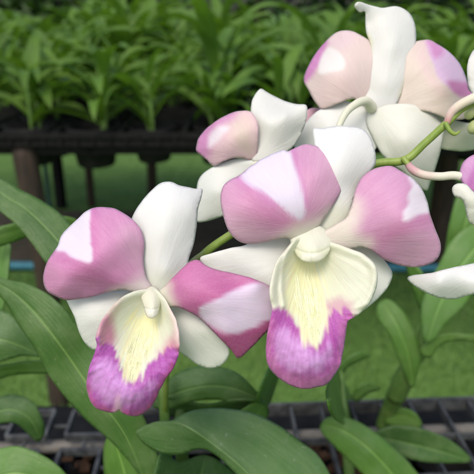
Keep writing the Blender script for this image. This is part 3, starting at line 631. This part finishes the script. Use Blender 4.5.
sheet('petal', z6([(450, 385), (448, 350), (418, 300), (408, 230), (412, 170), (400, 120), (375, 85), (340, 58), (300, 35), (255, 28), (215, 30), (180, 45), (148, 75), (115, 105), (85, 138), (70, 180), (50, 210), (28, 245), (14, 290), (14, 330), (30, 362), (60, 380), (100, 395), (150, 392), (210, 382), (270, 365), (330, 355), (385, 372), (425, 392)]),
      z6([(440, 375, -3), (395, 200, 0), (340, 150, 4), (255, 40, -2), (205, 60, 1), (200, 160, 5), (205, 245, 8), (300, 270, 4), (120, 120, -3), (130, 180, 2), (78, 190, 1), (60, 260, 5), (18, 310, 0), (80, 340, 5), (150, 300, 6), (150, 385, 0), (280, 360, 0), (300, 320, 3)]), D1, M_PETAL, f1, base=(150, 290), colour=PINK, roll=2.0, rollw=5,
      layers=[(z6([(200, 20), (215, 245), (300, 330), (400, 330), (440, 200), (380, 60), (300, 20)]), lin(214, 146, 190), 10, 4, 0.7),
              (z6([(345, 90), (420, 130), (425, 260), (360, 250), (320, 170)]), lin(222, 178, 200), 10, 5, 0.7),
              (z6([(20, 330), (60, 260), (110, 330), (200, 370), (90, 410)]), lin(204, 140, 182), 8, 5, 0.6),
              (z6([(85, 225), (150, 245), (215, 255), (300, 320), (230, 330), (150, 300)]), lin(184, 96, 156), 8, 4, 0.75),
              (z6([(195, 20), (225, 20), (225, 130), (235, 230), (205, 245), (196, 150)]), lin(206, 116, 178), 5, 2, 0.7),
              (z6([(440, 330), (330, 345), (270, 372), (330, 385), (440, 380)]), lin(232, 230, 212), 6, 3, 0.9),
              (z6([(440, 250), (440, 370), (380, 370), (355, 330), (400, 290)]), lin(228, 214, 214), 8, 3, 0.8),
              (z6([(195, 25), (198, 90), (200, 160), (206, 235), (190, 250), (160, 238), (120, 222), (95, 205), (60, 195), (50, 150), (110, 80), (160, 35)]), lin(233, 222, 240), 1.8, 1.0, 1.0, 0.12, 1.8)])
sheet('petal', z4([(-38, 245), (-30, 215), (0, 188), (28, 158), (62, 125), (88, 105), (115, 102), (140, 120), (180, 135), (250, 150), (300, 165), (350, 186), (380, 215), (385, 280), (372, 320), (335, 355), (300, 392), (250, 434), (222, 405), (190, 372), (160, 342), (120, 302), (80, 277), (40, 262), (-10, 262)]),
      z4([(-30, 240, -2), (0, 195, -1), (20, 250, 1), (60, 190, 5), (100, 110, 1), (120, 265, 6), (190, 230, 8), (240, 150, 1), (355, 190, 0), (310, 185, 5), (250, 270, 5), (340, 280, 2), (205, 352, 4), (250, 425, -3), (120, 300, 2), (165, 330, 4), (300, 350, 1)]), D1, M_PETAL, f1, base=(163, 296), colour=lin(194, 100, 158), roll=1.5,
      layers=[(z4([(15, 230), (40, 150), (110, 110), (140, 150), (110, 220), (60, 240)]), lin(200, 118, 170), 8, 4, 0.8),
              (z4([(140, 118), (350, 180), (300, 190), (170, 150)]), lin(206, 128, 174), 5, 3, 0.7),
              (z4([(120, 215), (200, 200), (250, 190), (190, 225), (120, 260), (90, 250)]), lin(180, 78, 144), 6, 3, 0.6),
              (z4([(200, 360), (300, 330), (370, 290), (390, 330), (250, 440), (150, 340)]), lin(172, 60, 128), 4, 2, 0.85),
              (z4([(-50, 270), (-40, 190), (10, 180), (22, 215), (35, 265)]), CREAM, 6, 3, 0.95),
              (z4([(122, 262), (190, 228), (250, 194), (310, 180), (352, 192), (400, 230), (385, 290), (300, 325), (240, 350), (205, 352), (165, 328), (125, 300)]), lin(226, 208, 232), 2.9, 1.4, 1.0, 0.12, 2.2)])
z30 = lambda p: Z(30, 160, 2.37, p)
sheet('lateral_sepal', z30([(285, 310), (230, 308), (180, 314), (120, 326), (85, 322), (92, 345), (105, 372), (118, 412), (136, 440), (160, 452), (200, 440), (250, 400), (290, 350)]), z30([(285, 315, -11), (270, 370, -10), (180, 320, -6), (100, 335, -6), (150, 380, -4), (130, 435, -9), (180, 440, -8), (250, 390, -6)]), D1, M_PETAL, f1, base=(152, 300), colour=(0.80, 0.81, 0.77))
sheet('lateral_sepal', z4([(-30, 215), (0, 225), (60, 255), (120, 300), (190, 366), (217, 405), (212, 435), (188, 460), (150, 469), (110, 457), (75, 432), (45, 412), (10, 400), (-30, 350), (-50, 270)]), z4([(-30, 220, -10), (-30, 300, -10), (60, 260, -5), (190, 370, -4), (210, 430, -7), (150, 466, -9), (75, 430, -8), (90, 350, -3), (-30, 340, -5)]), D1, M_PETAL, f1, base=(157, 300), colour=(0.80, 0.81, 0.75))
lipc1 = z3([(240, 40, -1), (200, 38, 0), (150, 62, 3), (80, 130, 8), (53, 195, 10), (130, 150, 1), (190, 160, -4), (250, 160, -4), (240, 90, -4), (305, 95, 5), (333, 190, 9), (335, 250, 9), (320, 300, 8), (60, 240, 9), (100, 230, 6), (160, 230, 3), (230, 240, 3), (290, 240, 6), (175, 320, 7), (110, 330, 10), (25, 350, 6), (60, 430, 5), (130, 440, 6), (140, 400, 10), (200, 380, 10), (190, 455, 4), (250, 420, 4), (280, 350, 7), (240, 330, 9)])
_c1 = lipc1; dz1 = lambda q: rbf(_c1, q)
def frill(amp, y0, sc=0.22, seed=3, cx=145):
    return lambda V: 0.16 * np.clip((V[:, 1] - y0 + 20) / 25, 0, 1) * np.array([noise.noise(Vector((math.atan2(p[0] - cx, p[1] - y0 + 60) * 22, p[1] * 0.02, 4))) for p in V]) + amp * np.clip((V[:, 1] - y0) / 25, 0, 1) * fbm(V, sc, seed)
sheet('lip', z3([(240, 30), (200, 34), (160, 48), (125, 72), (95, 105), (72, 140), (58, 170), (52, 195), (57, 218), (50, 245), (38, 275), (26, 315), (22, 350), (26, 390), (38, 415), (58, 436), (85, 446), (110, 450), (126, 446), (134, 440), (142, 450), (165, 459), (195, 460), (222, 448), (243, 428), (258, 400), (272, 370), (290, 338), (312, 305), (328, 275), (336, 240), (337, 200), (332, 160), (320, 125), (303, 90), (282, 55), (262, 36)]),
      lipc1, D1, M_LIP, f1, base=(150, 292), colour=(0.71, 0.755, 0.60), roll=1.0, rollw=3, ruffle=0.7, step=1.4, zfun=frill(0.35, 345, 0.13),
      layers=[(z3([(40, 165), (60, 120), (110, 70), (140, 60), (120, 120), (112, 200), (60, 220)]), lin(206, 190, 176), 5, 3, 0.9),
              (z3([(60, 150), (95, 120), (112, 150), (118, 215), (60, 230)]), lin(196, 128, 160), 6, 4, 0.8),
              (z3([(300, 200), (345, 180), (345, 290), (290, 330), (270, 270)]), lin(206, 134, 160), 7, 5, 0.9),
              (z3([(300, 70), (345, 150), (345, 210), (320, 210), (312, 150)]), lin(226, 204, 196), 4, 2, 0.9),
              (z3([(0, 220), (95, 215), (125, 255), (150, 300), (180, 345), (215, 295), (260, 265), (300, 235), (345, 260), (345, 500), (0, 500)]), lin(176, 92, 176), 3.0, 2.5, 1.0, 0.2, 7.5),
              (z3([(48, 290), (110, 275), (150, 330), (185, 370), (230, 340), (250, 360), (210, 410), (150, 425), (80, 410), (45, 370)]), lin(208, 156, 218), 6, 5, 0.85, 0.2, 6.0),
              (z3([(10, 330), (35, 380), (60, 420), (110, 438), (200, 440), (250, 390), (300, 300), (345, 280), (290, 470), (100, 480), (0, 440)]), lin(184, 84, 140), 4, 4, 0.8, 0.2, 3.0),
              (z3([(120, 400), (134, 395), (140, 460), (112, 460)]), lin(224, 180, 205), 3, 2, 0.7),
              (z3([(185, 120), (265, 120), (262, 190), (235, 260), (200, 310), (172, 345), (150, 320), (140, 250), (160, 180)]), lin(236, 239, 188), 4, 2, 0.95, 0.2, 7.0)])
callus(f1, z3([(228, 135), (215, 190), (196, 250), (174, 335)]), [7, 10, 11, 6], D1, dz1, 17, 5)
sheet('column', [(141, 296), (146, 289), (152, 286), (158, 289), (162, 296), (160.5, 304), (159, 311), (156, 316.5), (151, 318.5), (146.5, 316), (144.5, 310), (142.5, 303)], [(152, 287, -1.2), (141, 297, -0.8), (162, 297, -0.8), (152, 296, 1.6), (151.5, 303, 3.6), (151, 308, 4.2), (151, 314, 5.4), (151, 318, 4.4), (144.5, 310, 2.2), (158.5, 311, 2.2)], D1, M_PETAL, f1, base=(152, 288), colour=(0.76, 0.775, 0.63), thick=0.0009, roll=1.6, rollw=3, step=1.0, ruffle=0.1,
      zfun=lambda V: -0.35 * np.exp(-((V[:, 1] - 309.5 + 0.06 * (V[:, 0] - 151.5) ** 2 * 0.5) / 0.9) ** 2) - 0.2 * np.exp(-((V[:, 0] - 151.2) / 0.8) ** 2) * (V[:, 1] > 310), layers=[([(144, 310), (151, 308), (158, 310), (158, 320), (144, 320)], (0.81, 0.815, 0.72), 1.6, 0.5, 0.9)])

# ---- flower two: front centre
D2 = 0.188
f2 = flower('largest flower, front centre, broad pale throat and purple lip', [(300, 190, .206), (306, 205, .203), (312, 225, .198), (314, 242, .193)], [2.6, 3.2, 4.2, 5.5], [(0.3, 0.38, 0.12), (0.5, 0.55, .3), CREAM, CREAM])
z5 = lambda p: Z(210, 130, 3.386, p); z7 = lambda p: Z(300, 110, 2.633, p); z8 = lambda p: Z(250, 220, 2.633, p)
sheet('dorsal_sepal', z7([(30, 365), (-20, 350), (-35, 315), (0, 280), (35, 240), (40, 170), (38, 100), (34, 50), (60, 48), (95, 42), (125, 42), (150, 45), (172, 54), (188, 76), (197, 105), (200, 135), (192, 155), (170, 178), (152, 210), (140, 240), (128, 290), (118, 325), (95, 355)]),
      z7([(25, 360, -5), (-30, 320, -5), (110, 330, -5), (40, 220, -6), (90, 250, -3), (36, 55, -10), (100, 45, -9), (120, 100, -2), (100, 170, -1), (195, 110, -7), (150, 200, -6), (180, 60, -9), (90, 300, -4)]), D2, M_PETAL, f2, base=(309, 243), colour=WHITE,
      layers=[(z7([(0, 380), (20, 290), (80, 240), (140, 280), (60, 380)]), (0.76, 0.78, 0.62), 9, 3, 0.8)])
sheet('petal', z5([(345, 350), (330, 375), (295, 372), (250, 366), (200, 376), (145, 386), (100, 378), (68, 350), (50, 310), (38, 262), (35, 225), (44, 190), (68, 168), (100, 152), (140, 120), (190, 90), (245, 68), (262, 72), (285, 62), (325, 48), (365, 56), (402, 82), (434, 120), (449, 165), (444, 205), (425, 245), (400, 282), (378, 315)]),
      z5([(340, 350, -1), (270, 365, 0), (385, 300, -1), (300, 300, 4), (260, 280, 5), (140, 190, 5), (90, 250, 6), (40, 230, 1), (70, 340, 2), (140, 380, 0), (200, 300, 6), (110, 155, 0), (200, 90, -2), (210, 190, 4), (262, 75, 1), (300, 180, 5), (318, 270, 5), (330, 55, -4), (370, 150, 3), (445, 170, -3), (400, 270, 0)]), D2, M_PETAL, f2, base=(302, 228), colour=lin(214, 158, 192), roll=2.2, rollw=5,
      layers=[(z5([(260, 60), (320, 40), (360, 50), (350, 180), (335, 290), (312, 260)]), lin(216, 156, 194), 8, 4, 0.7),
              (z5([(360, 50), (460, 120), (450, 220), (400, 250), (380, 150)]), lin(222, 176, 200), 12, 4, 0.7),
              (z5([(30, 270), (80, 300), (150, 340), (230, 345), (150, 400), (60, 370)]), lin(218, 182, 202), 9, 4, 0.8),
              (z5([(130, 190), (200, 240), (270, 290), (295, 320), (240, 335), (180, 310), (120, 240)]), lin(196, 118, 168), 9, 4, 0.75),
              (z5([(90, 150), (120, 150), (180, 205), (230, 250), (200, 250), (140, 200), (90, 175)]), lin(204, 120, 186), 5, 3, 0.7),
              (z5([(270, 60), (290, 60), (312, 150), (335, 250), (320, 250), (300, 170)]), lin(204, 130, 190), 4, 2, 0.6),
              (z5([(215, 375), (265, 340), (310, 318), (360, 305), (410, 270), (420, 340), (320, 400), (230, 400)]), lin(232, 228, 210), 7, 3, 0.95),
              (z5([(104, 152), (140, 118), (190, 84), (245, 60), (268, 72), (288, 125), (306, 185), (318, 245), (320, 290), (300, 304), (270, 285), (225, 245), (180, 212), (130, 182)]), lin(229, 220, 240), 2.9, 1.2, 1.0, 0.12, 2.2)])
sheet('petal', z7([(35, 365), (40, 335), (65, 318), (95, 300), (122, 282), (138, 242), (148, 205), (168, 172), (200, 153), (238, 147), (262, 158), (285, 172), (302, 184), (322, 210), (336, 242), (343, 275), (356, 312), (370, 352), (366, 385), (345, 405), (305, 414), (262, 409), (222, 394), (190, 372), (155, 362), (100, 380), (55, 385)]),
      z7([(45, 350, -2), (90, 375, -2), (140, 330, 2), (150, 220, 0), (200, 160, -1), (240, 150, -3), (230, 230, 5), (280, 290, 8), (285, 210, 4), (330, 230, -1), (220, 320, 5), (160, 350, 1), (340, 270, 2), (365, 370, -1), (300, 350, 4), (290, 410, -2)]), D2, M_PETAL, f2, base=(318, 242), colour=lin(208, 150, 188), roll=1.8, rollw=5,
      layers=[(z7([(150, 190), (230, 145), (280, 170), (240, 240), (170, 260)]), lin(214, 158, 194), 9, 4, 0.7),
              (z7([(270, 290), (200, 330), (160, 350), (220, 350), (350, 300), (340, 270)]), lin(200, 124, 172), 6, 3, 0.7),
              (z7([(300, 330), (380, 330), (380, 420), (250, 420)]), lin(216, 168, 196), 10, 4, 0.7),
              (z7([(0, 340), (0, 290), (60, 270), (110, 250), (140, 230), (165, 260), (150, 320), (190, 350), (150, 380), (20, 370)]), lin(230, 222, 208), 8, 4, 0.95),
              (z7([(278, 160), (310, 180), (330, 210), (350, 262), (315, 275), (284, 292), (270, 286), (284, 240), (292, 205), (290, 185)]), lin(238, 228, 240), 2.9, 1.5, 1.0, 0.12, 2.2)])
sheet('lateral_sepal', [(318, 244), (304, 232), (285, 230), (265, 236), (245, 245), (230, 248), (209, 254), (200, 258), (204, 266), (215, 275), (240, 286), (270, 292), (300, 285), (316, 265)], [(316, 250, -12), (305, 285, -12), (280, 243, -7), (200, 259, -8), (240, 262, -4), (240, 285, -7), (290, 285, -5)], D2, M_PETAL, f2, base=(316, 252), colour=(0.81, 0.815, 0.77))
sheet('lateral_sepal', [(312, 250), (332, 238), (358, 242), (380, 256), (391, 269), (392, 278), (386, 290), (372, 304), (354, 316), (336, 318), (318, 300)], [(312, 256, -12), (322, 298, -11), (360, 258, -6), (391, 272, -9), (360, 285, -5), (350, 314, -8)], D2, M_PETAL, f2, base=(314, 254), colour=(0.77, 0.785, 0.72))
lipc2 = z8([(150, 48, -1), (110, 55, 3), (75, 95, 8), (52, 180, 11), (90, 150, 3), (130, 130, -4), (150, 180, -1), (200, 140, -3), (160, 80, -4), (235, 66, 2), (250, 130, 3), (335, 150, 8), (320, 210, 8), (260, 265, 7), (290, 170, 6), (220, 200, 3), (56, 240, 10), (100, 240, 6), (150, 240, 4), (210, 240, 5), (43, 340, 7), (110, 330, 10), (175, 315, 9), (230, 330, 9), (252, 330, 6), (70, 412, 5), (140, 442, 5), (150, 395, 11), (215, 420, 5)])
_c2 = lipc2; dz2 = lambda q: rbf(_c2, q)
sheet('lip', z8([(150, 42), (118, 52), (92, 78), (72, 108), (60, 140), (52, 175), (52, 205), (58, 232), (54, 260), (46, 295), (42, 330), (43, 365), (52, 392), (72, 415), (98, 432), (122, 441), (148, 445), (180, 440), (200, 434), (218, 415), (234, 390), (244, 355), (250, 315), (255, 280), (260, 264), (282, 252), (305, 232), (325, 200), (336, 165), (334, 132), (318, 104), (288, 84), (250, 70), (220, 60), (185, 50)]),
      lipc2, D2, M_LIP, f2, base=(310, 240), colour=(0.72, 0.77, 0.58), roll=1.0, rollw=3, ruffle=0.6, step=1.4, zfun=lambda V: frill(0.35, 330, 0.13, 5, 308)(V) + 1.5 * np.exp(-(segdist(V, np.array(z8([(120, 52), (98, 85), (86, 130), (82, 180), (88, 225)])), closed=False)[0] / 2.6) ** 2),
      layers=[(z8([(200, 60), (340, 90), (350, 200), (270, 270), (250, 200), (210, 120)]), (0.74, 0.765, 0.62), 8, 3, 0.8),
              (z8([(40, 120), (90, 60), (110, 90), (90, 170), (80, 230), (40, 220)]), (0.73, 0.74, 0.60), 6, 3, 0.8),
              (z8([(195, 230), (225, 205), (262, 215), (275, 265), (240, 280)]), lin(200, 150, 170), 6, 4, 0.8),
              (z8([(20, 240), (62, 232), (88, 232), (118, 262), (150, 300), (172, 325), (188, 290), (208, 250), (235, 240), (275, 262), (275, 470), (20, 470)]), lin(178, 90, 172), 3.2, 2.5, 1.0, 0.2, 7.5),
              (z8([(66, 290), (100, 290), (150, 330), (180, 350), (205, 320), (215, 350), (190, 390), (140, 402), (90, 390), (62, 350)]), lin(210, 164, 220), 6, 5, 0.85, 0.2, 6.0),
              (z8([(30, 260), (60, 265), (62, 350), (90, 395), (150, 415), (215, 395), (235, 330), (240, 270), (275, 270), (250, 470), (30, 470)]), lin(202, 126, 182), 5, 4, 0.75, 0.2, 3.0),
              (z8([(110, 110), (165, 110), (190, 170), (200, 240), (195, 290), (176, 335), (150, 320), (120, 260), (95, 215), (95, 160)]), lin(236, 239, 188), 4.5, 2, 0.95, 0.2, 7.0)])
callus(f2, z8([(135, 130), (148, 190), (160, 250), (172, 322)]), [9, 12, 12, 6], D2, dz2, 19, 8)
sheet('column', [(290, 236), (296, 229), (306, 225), (318, 225), (328, 230), (333, 238), (331, 247), (328, 254), (322, 260), (313, 262.5), (303, 261), (296, 255), (291.5, 246)], [(310, 226, -1.6), (290, 237, -1.4), (333, 239, -1.4), (311, 236, 0.8), (311, 246, 3.2), (311, 252, 3.8), (312, 258, 4.8), (312, 262, 4.0), (297, 252, 1.6), (327, 252, 1.6), (295, 243, 0.2), (329, 243, 0.2)], D2, M_PETAL, f2, base=(311, 226), colour=(0.765, 0.785, 0.66), thick=0.0009, roll=1.8, rollw=4, step=1.2, ruffle=0.15,
      zfun=lambda V: -0.4 * np.exp(-((V[:, 1] - 253.5 + 0.02 * (V[:, 0] - 311.5) ** 2) / 1.3) ** 2) - 0.25 * np.exp(-((V[:, 0] - 311.8) / 1.0) ** 2) * (V[:, 1] > 253), layers=[([(290, 248), (311, 250), (333, 248), (333, 270), (290, 270)], (0.74, 0.77, 0.56), 4, 1, 0.7), ([(301, 255), (311, 252.5), (322, 255), (320, 266), (303, 266)], (0.80, 0.81, 0.69), 2, 0.6, 0.9)])

# ---- flower three: behind, back view
D3 = 0.214
z9 = lambda p: Z(190, 80, 3.16, p)
f3 = flower('flower behind the left, seen from its back', [(300, 192, .207), (285, 180, .21), (268, 170, .213), (256, 166, .214)], [2.6, 3, 3.6, 5], [(0.3, 0.38, 0.12), (0.5, 0.55, .3), CREAM, CREAM])
sheet('petal', z9([(205, 250), (150, 246), (110, 256), (75, 272), (52, 252), (30, 234), (19, 222), (22, 200), (28, 182), (50, 155), (85, 128), (125, 106), (160, 97), (195, 102), (215, 140), (215, 200)]), z9([(200, 240, 0), (150, 170, 5), (75, 270, -2), (20, 222, -8), (50, 160, -7), (60, 210, 0), (130, 108, -2), (190, 110, 2), (90, 150, 1)]), D3, M_PETAL, f3, base=(254, 158), colour=lin(224, 190, 198), roll=0.8,
      layers=[(z9([(130, 140), (180, 120), (200, 200), (190, 240), (140, 200)]), lin(226, 210, 190), 9, 4, 0.85),
              (z9([(10, 230), (20, 170), (60, 130), (140, 100), (130, 120), (80, 165), (60, 240), (40, 250)]), lin(208, 130, 188), 5, 3, 0.9),
              (z9([(62, 180), (90, 145), (125, 150), (95, 185), (60, 215)]), lin(238, 228, 234), 3, 2, 0.9)])
sheet('dorsal_sepal', z9([(200, 255), (188, 220), (192, 170), (194, 120), (192, 92), (199, 58), (221, 28), (240, 36), (265, 50), (300, 66), (335, 76), (367, 79), (371, 105), (366, 135), (352, 170), (335, 200), (310, 225), (260, 250)]),
      z9([(205, 250, 0), (195, 150, -3), (240, 126, 3), (300, 105, 2), (360, 84, -2), (222, 30, -9), (290, 70, -8), (260, 180, 2), (350, 160, -4), (280, 235, 0)]), D3, M_PETAL, f3, base=(256, 160), colour=(0.77, 0.775, 0.72), roll=0.6)
sheet('petal', z9([(310, 190), (345, 130), (372, 94), (405, 88), (440, 96), (420, 150), (380, 200)]), z9([(310, 190, 0), (380, 92, -4), (430, 100, -6), (400, 180, -2)]), 0.232, M_PETAL, f3, base=(290, 135), colour=lin(216, 172, 186), roll=0.5)
sheet('lateral_sepal', z9([(215, 260), (180, 248), (140, 250), (100, 262), (60, 282), (33, 305), (22, 335), (24, 380), (20, 430), (26, 449), (60, 445), (100, 432), (150, 420), (210, 360), (240, 300)]), z9([(210, 262, 0), (110, 262, -2), (25, 330, -6), (80, 350, 1), (30, 440, -5), (110, 425, -2), (200, 330, -3)]), D3, M_PETAL, f3, base=(258, 163), colour=(0.78, 0.80, 0.75))

# ---- flower four: top right, back view
D4 = 0.224
zA = lambda p: Z(300, 0, 2.724, p); zB = lambda p: Z(370, 50, 2.96, p)
f4 = flower('topmost flower, seen from its back, with an upright white sepal', [(352, 172, .207), (342, 150, .207), (338, 132, .208), (345, 114, .210), (356, 104, .213), (366, 101, .217), (371, 107, .221)], [2.4, 2.6, 3.0, 3.6, 4.0, 4.6, 6], [(0.5, 0.52, 0.3)] + [(0.76, 0.77, 0.62)] * 6)
sheet('petal', zA([(200, 300), (150, 270), (110, 280), (62, 297), (42, 280), (24, 248), (10, 220), (18, 190), (38, 152), (65, 118), (98, 89), (130, 83), (165, 95), (198, 122), (214, 180), (216, 240)]), zA([(200, 290, -1), (150, 200, 4), (60, 290, -1), (12, 218, -8), (45, 145, -9), (60, 195, 0), (115, 190, 4), (110, 145, 1), (130, 88, -2), (180, 130, 1)]), D4, M_PETAL, f4, base=(370, 108), colour=lin(224, 204, 198), roll=0.8,
      layers=[(zA([(60, 110), (130, 75), (160, 95), (120, 130), (70, 130)]), lin(224, 198, 206), 6, 3, 0.7),
              (zA([(60, 200), (130, 190), (160, 260), (60, 300), (20, 240)]), lin(228, 204, 200), 8, 3, 0.7),
              (zA([(0, 230), (10, 180), (60, 112), (78, 122), (45, 190), (20, 222)]), lin(206, 128, 190), 3, 2, 0.95),
              (zA([(72, 130), (100, 138), (120, 160), (122, 185), (95, 195), (50, 196)]), lin(238, 232, 230), 2, 1.5, 0.95)])
sheet('petal', zA([(240, 300), (262, 250), (282, 190), (296, 125), (345, 108), (375, 120), (408, 143), (438, 178), (456, 222), (462, 248), (485, 262), (480, 300), (445, 325), (400, 322), (350, 305), (300, 300)]), zA([(260, 295, 0), (320, 130, 0), (345, 112, -2), (360, 165, 3), (400, 235, 5), (440, 185, -7), (460, 245, -7), (370, 270, 5), (440, 320, 0), (330, 230, 4)]), D4, M_PETAL, f4, base=(385, 108), colour=lin(226, 212, 198), roll=0.8,
      layers=[(zA([(330, 100), (350, 115), (365, 200), (400, 260), (350, 230), (315, 150)]), lin(224, 196, 196), 6, 3, 0.7),
              (zA([(346, 110), (410, 140), (445, 180), (465, 245), (440, 258), (405, 238), (375, 208), (360, 165)]), lin(222, 190, 222), 2.2, 1.5, 1.0),
              (zA([(346, 108), (376, 116), (392, 140), (372, 158), (356, 140)]), lin(206, 128, 188), 4, 2, 0.8),
              (zA([(400, 222), (430, 222), (470, 230), (470, 262), (430, 262)]), lin(204, 116, 178), 3, 2, 0.9)])
sheet('lateral_sepal', zA([(215, 300), (160, 285), (120, 275), (75, 290), (40, 308), (5, 350), (-15, 395), (0, 430), (60, 420), (140, 440), (210, 400)]), zA([(210, 300, 0), (110, 280, -2), (0, 380, -6), (80, 350, 1), (100, 430, -3)]), D4, M_PETAL, f4, base=(374, 108), colour=(0.80, 0.81, 0.77), roll=0.7)
sheet('lip', zA([(195, 295), (240, 285), (290, 282), (335, 292), (372, 318), (392, 350), (386, 400), (372, 450), (352, 505), (345, 520), (320, 508), (280, 470), (230, 430), (200, 380), (180, 330)]), zA([(200, 300, 0), (270, 300, 2), (380, 340, -1), (350, 510, -6), (290, 380, 6), (220, 400, 0), (330, 430, 2)]), D4 - .002, M_PETAL, f4, base=(372, 106), colour=(0.80, 0.81, 0.72), roll=1.5,
      layers=[(zA([(330, 350), (400, 350), (350, 540), (300, 480)]), (0.78, 0.79, 0.76), 9, 3, 0.8)])
sheet('lateral_sepal', zB([(20, 165), (120, 160), (200, 190), (260, 210), (330, 225), (350, 260), (320, 290), (280, 300), (240, 298), (205, 290), (150, 260), (60, 220)]), zB([(20, 170, 0), (200, 200, -2), (280, 250, 0), (350, 265, -6), (280, 298, -5), (210, 288, -4)]), D4 + .005, M_PETAL, f4, base=(374, 106), colour=(0.74, 0.765, 0.64), roll=1.0)
sheet('dorsal_sepal', zA([(205, 305), (178, 285), (170, 262), (176, 205), (188, 150), (190, 120), (181, 90), (178, 60), (178, 32), (163, 34), (152, 24), (149, 14), (160, 5), (185, 12), (222, 21), (260, 17), (288, 27), (306, 48), (316, 85), (313, 140), (300, 190), (284, 240), (262, 285), (235, 305)]), zA([(205,295,2),(180,250,1),(230,230,4),(190,130,1),(182,60,0),(230,70,3),(155,14,6),(185,14,3),(260,20,0),(310,60,-1),(250,130,4),(305,160,0),(265,270,2)]), D4, M_PETAL, f4, base=(382, 108), colour=(0.79, 0.79, 0.755), roll=1.0,
      layers=[(zA([(180, 100), (196, 120), (190, 180), (175, 260), (160, 260)]), (0.72, 0.70, 0.38), 3, 1, 0.7),
              (zA([(330, 100), (306, 150), (288, 210), (270, 260), (285, 262), (320, 160)]), (0.72, 0.70, 0.38), 3, 1, 0.6)])

# ---- flower five: at the right edge, mostly outside
f5 = flower('flower at the upper right edge, on a cream pink stalk', [(447, 123, .1995), (451, 113, .199), (460, 105, .198), (474, 98, .197), (492, 92, .197)], [3.2, 4.2, 4.6, 5, 6], [lin(200, 140, 140), lin(225, 205, 195), lin(228, 222, 200), CREAM, CREAM])
sheet('dorsal_sepal', [(500, 95), (482, 100), (470, 90), (467, 72), (469, 58), (476, 48), (492, 42), (505, 60)], [(500, 95, 0), (470, 75, -3), (480, 50, -5), (490, 70, 1)], 0.198, M_PETAL, f5, base=(498, 95), colour=(0.77, 0.77, 0.72))
sheet('petal', [(496, 92), (505, 60), (530, 45), (555, 60), (555, 90), (530, 105)], [(496, 92, 0), (530, 50, -3), (550, 80, -3), (525, 80, 2)], 0.197, M_PETAL, f5, base=(496, 92), colour=PINK)
sheet('lateral_sepal', [(494, 96), (520, 105), (540, 130), (530, 150), (508, 140), (492, 115)], [(494, 96, 0), (530, 145, -3), (515, 120, 2)], 0.2, M_PETAL, f5, base=(494, 96), colour=WHITE)
# ---- flower six: right edge, lower
f6 = flower('flower at the lower right edge, only a sepal and a purple petal showing', [(407, 163, .2035), (413, 170, .2), (424, 175, .198), (440, 176.5, .197), (458, 176, .196), (484, 186, .195), (498, 196, .194)], [3.0, 4.2, 4.2, 4.2, 4.4, 5, 6], [lin(196, 130, 140), lin(214, 170, 175), lin(226, 214, 200)] + [(0.76, 0.77, 0.64)] * 4)
sheet('petal', [(502, 200), (480, 196), (468, 190), (461, 180), (460, 170), (465, 160), (478, 153), (500, 150), (520, 165), (522, 190)], [(502, 198, 0), (462, 175, -3), (480, 156, -4), (485, 175, 2), (518, 175, -2)], 0.191, M_PETAL, f6, base=(502, 200), colour=lin(190, 112, 182), roll=1.5, layers=[([(458, 170), (466, 158), (480, 150), (470, 175), (464, 185)], lin(214, 166, 208), 3, 1, .8)])
sheet('lip', [(500, 205), (486, 200), (474, 192), (466, 184), (456, 184), (452, 189), (454, 196), (462, 200), (465, 208), (468, 220), (474, 226), (490, 232), (505, 225)], [(500, 205, 0), (456, 188, 1), (465, 192, 3), (472, 205, 3), (478, 224, -1), (490, 215, 2)], 0.19, M_PETAL, f6, base=(500, 207), colour=(0.78, 0.785, 0.70), roll=2.0)
sheet('lateral_sepal', [(520, 245), (500, 255), (474, 263), (450, 268), (430, 273), (414, 275), (407, 278), (412, 284), (424, 292), (440, 298), (456, 299), (474, 294), (500, 288), (530, 270)], [(520, 250, -2), (474, 264, 0), (408, 278, -6), (440, 284, 4), (474, 282, 5), (456, 298, -2), (505, 270, 3)], 0.19, M_PETAL, f6, base=(520, 250), colour=(0.80, 0.80, 0.79), roll=1.2)
ptube('column', [(498, 196, .194), (502, 206, .192), (508, 222, .19), (518, 246, .19)], [6, 7, 7, 5], M_PETAL, f6)
bpy.context.view_layer.update()
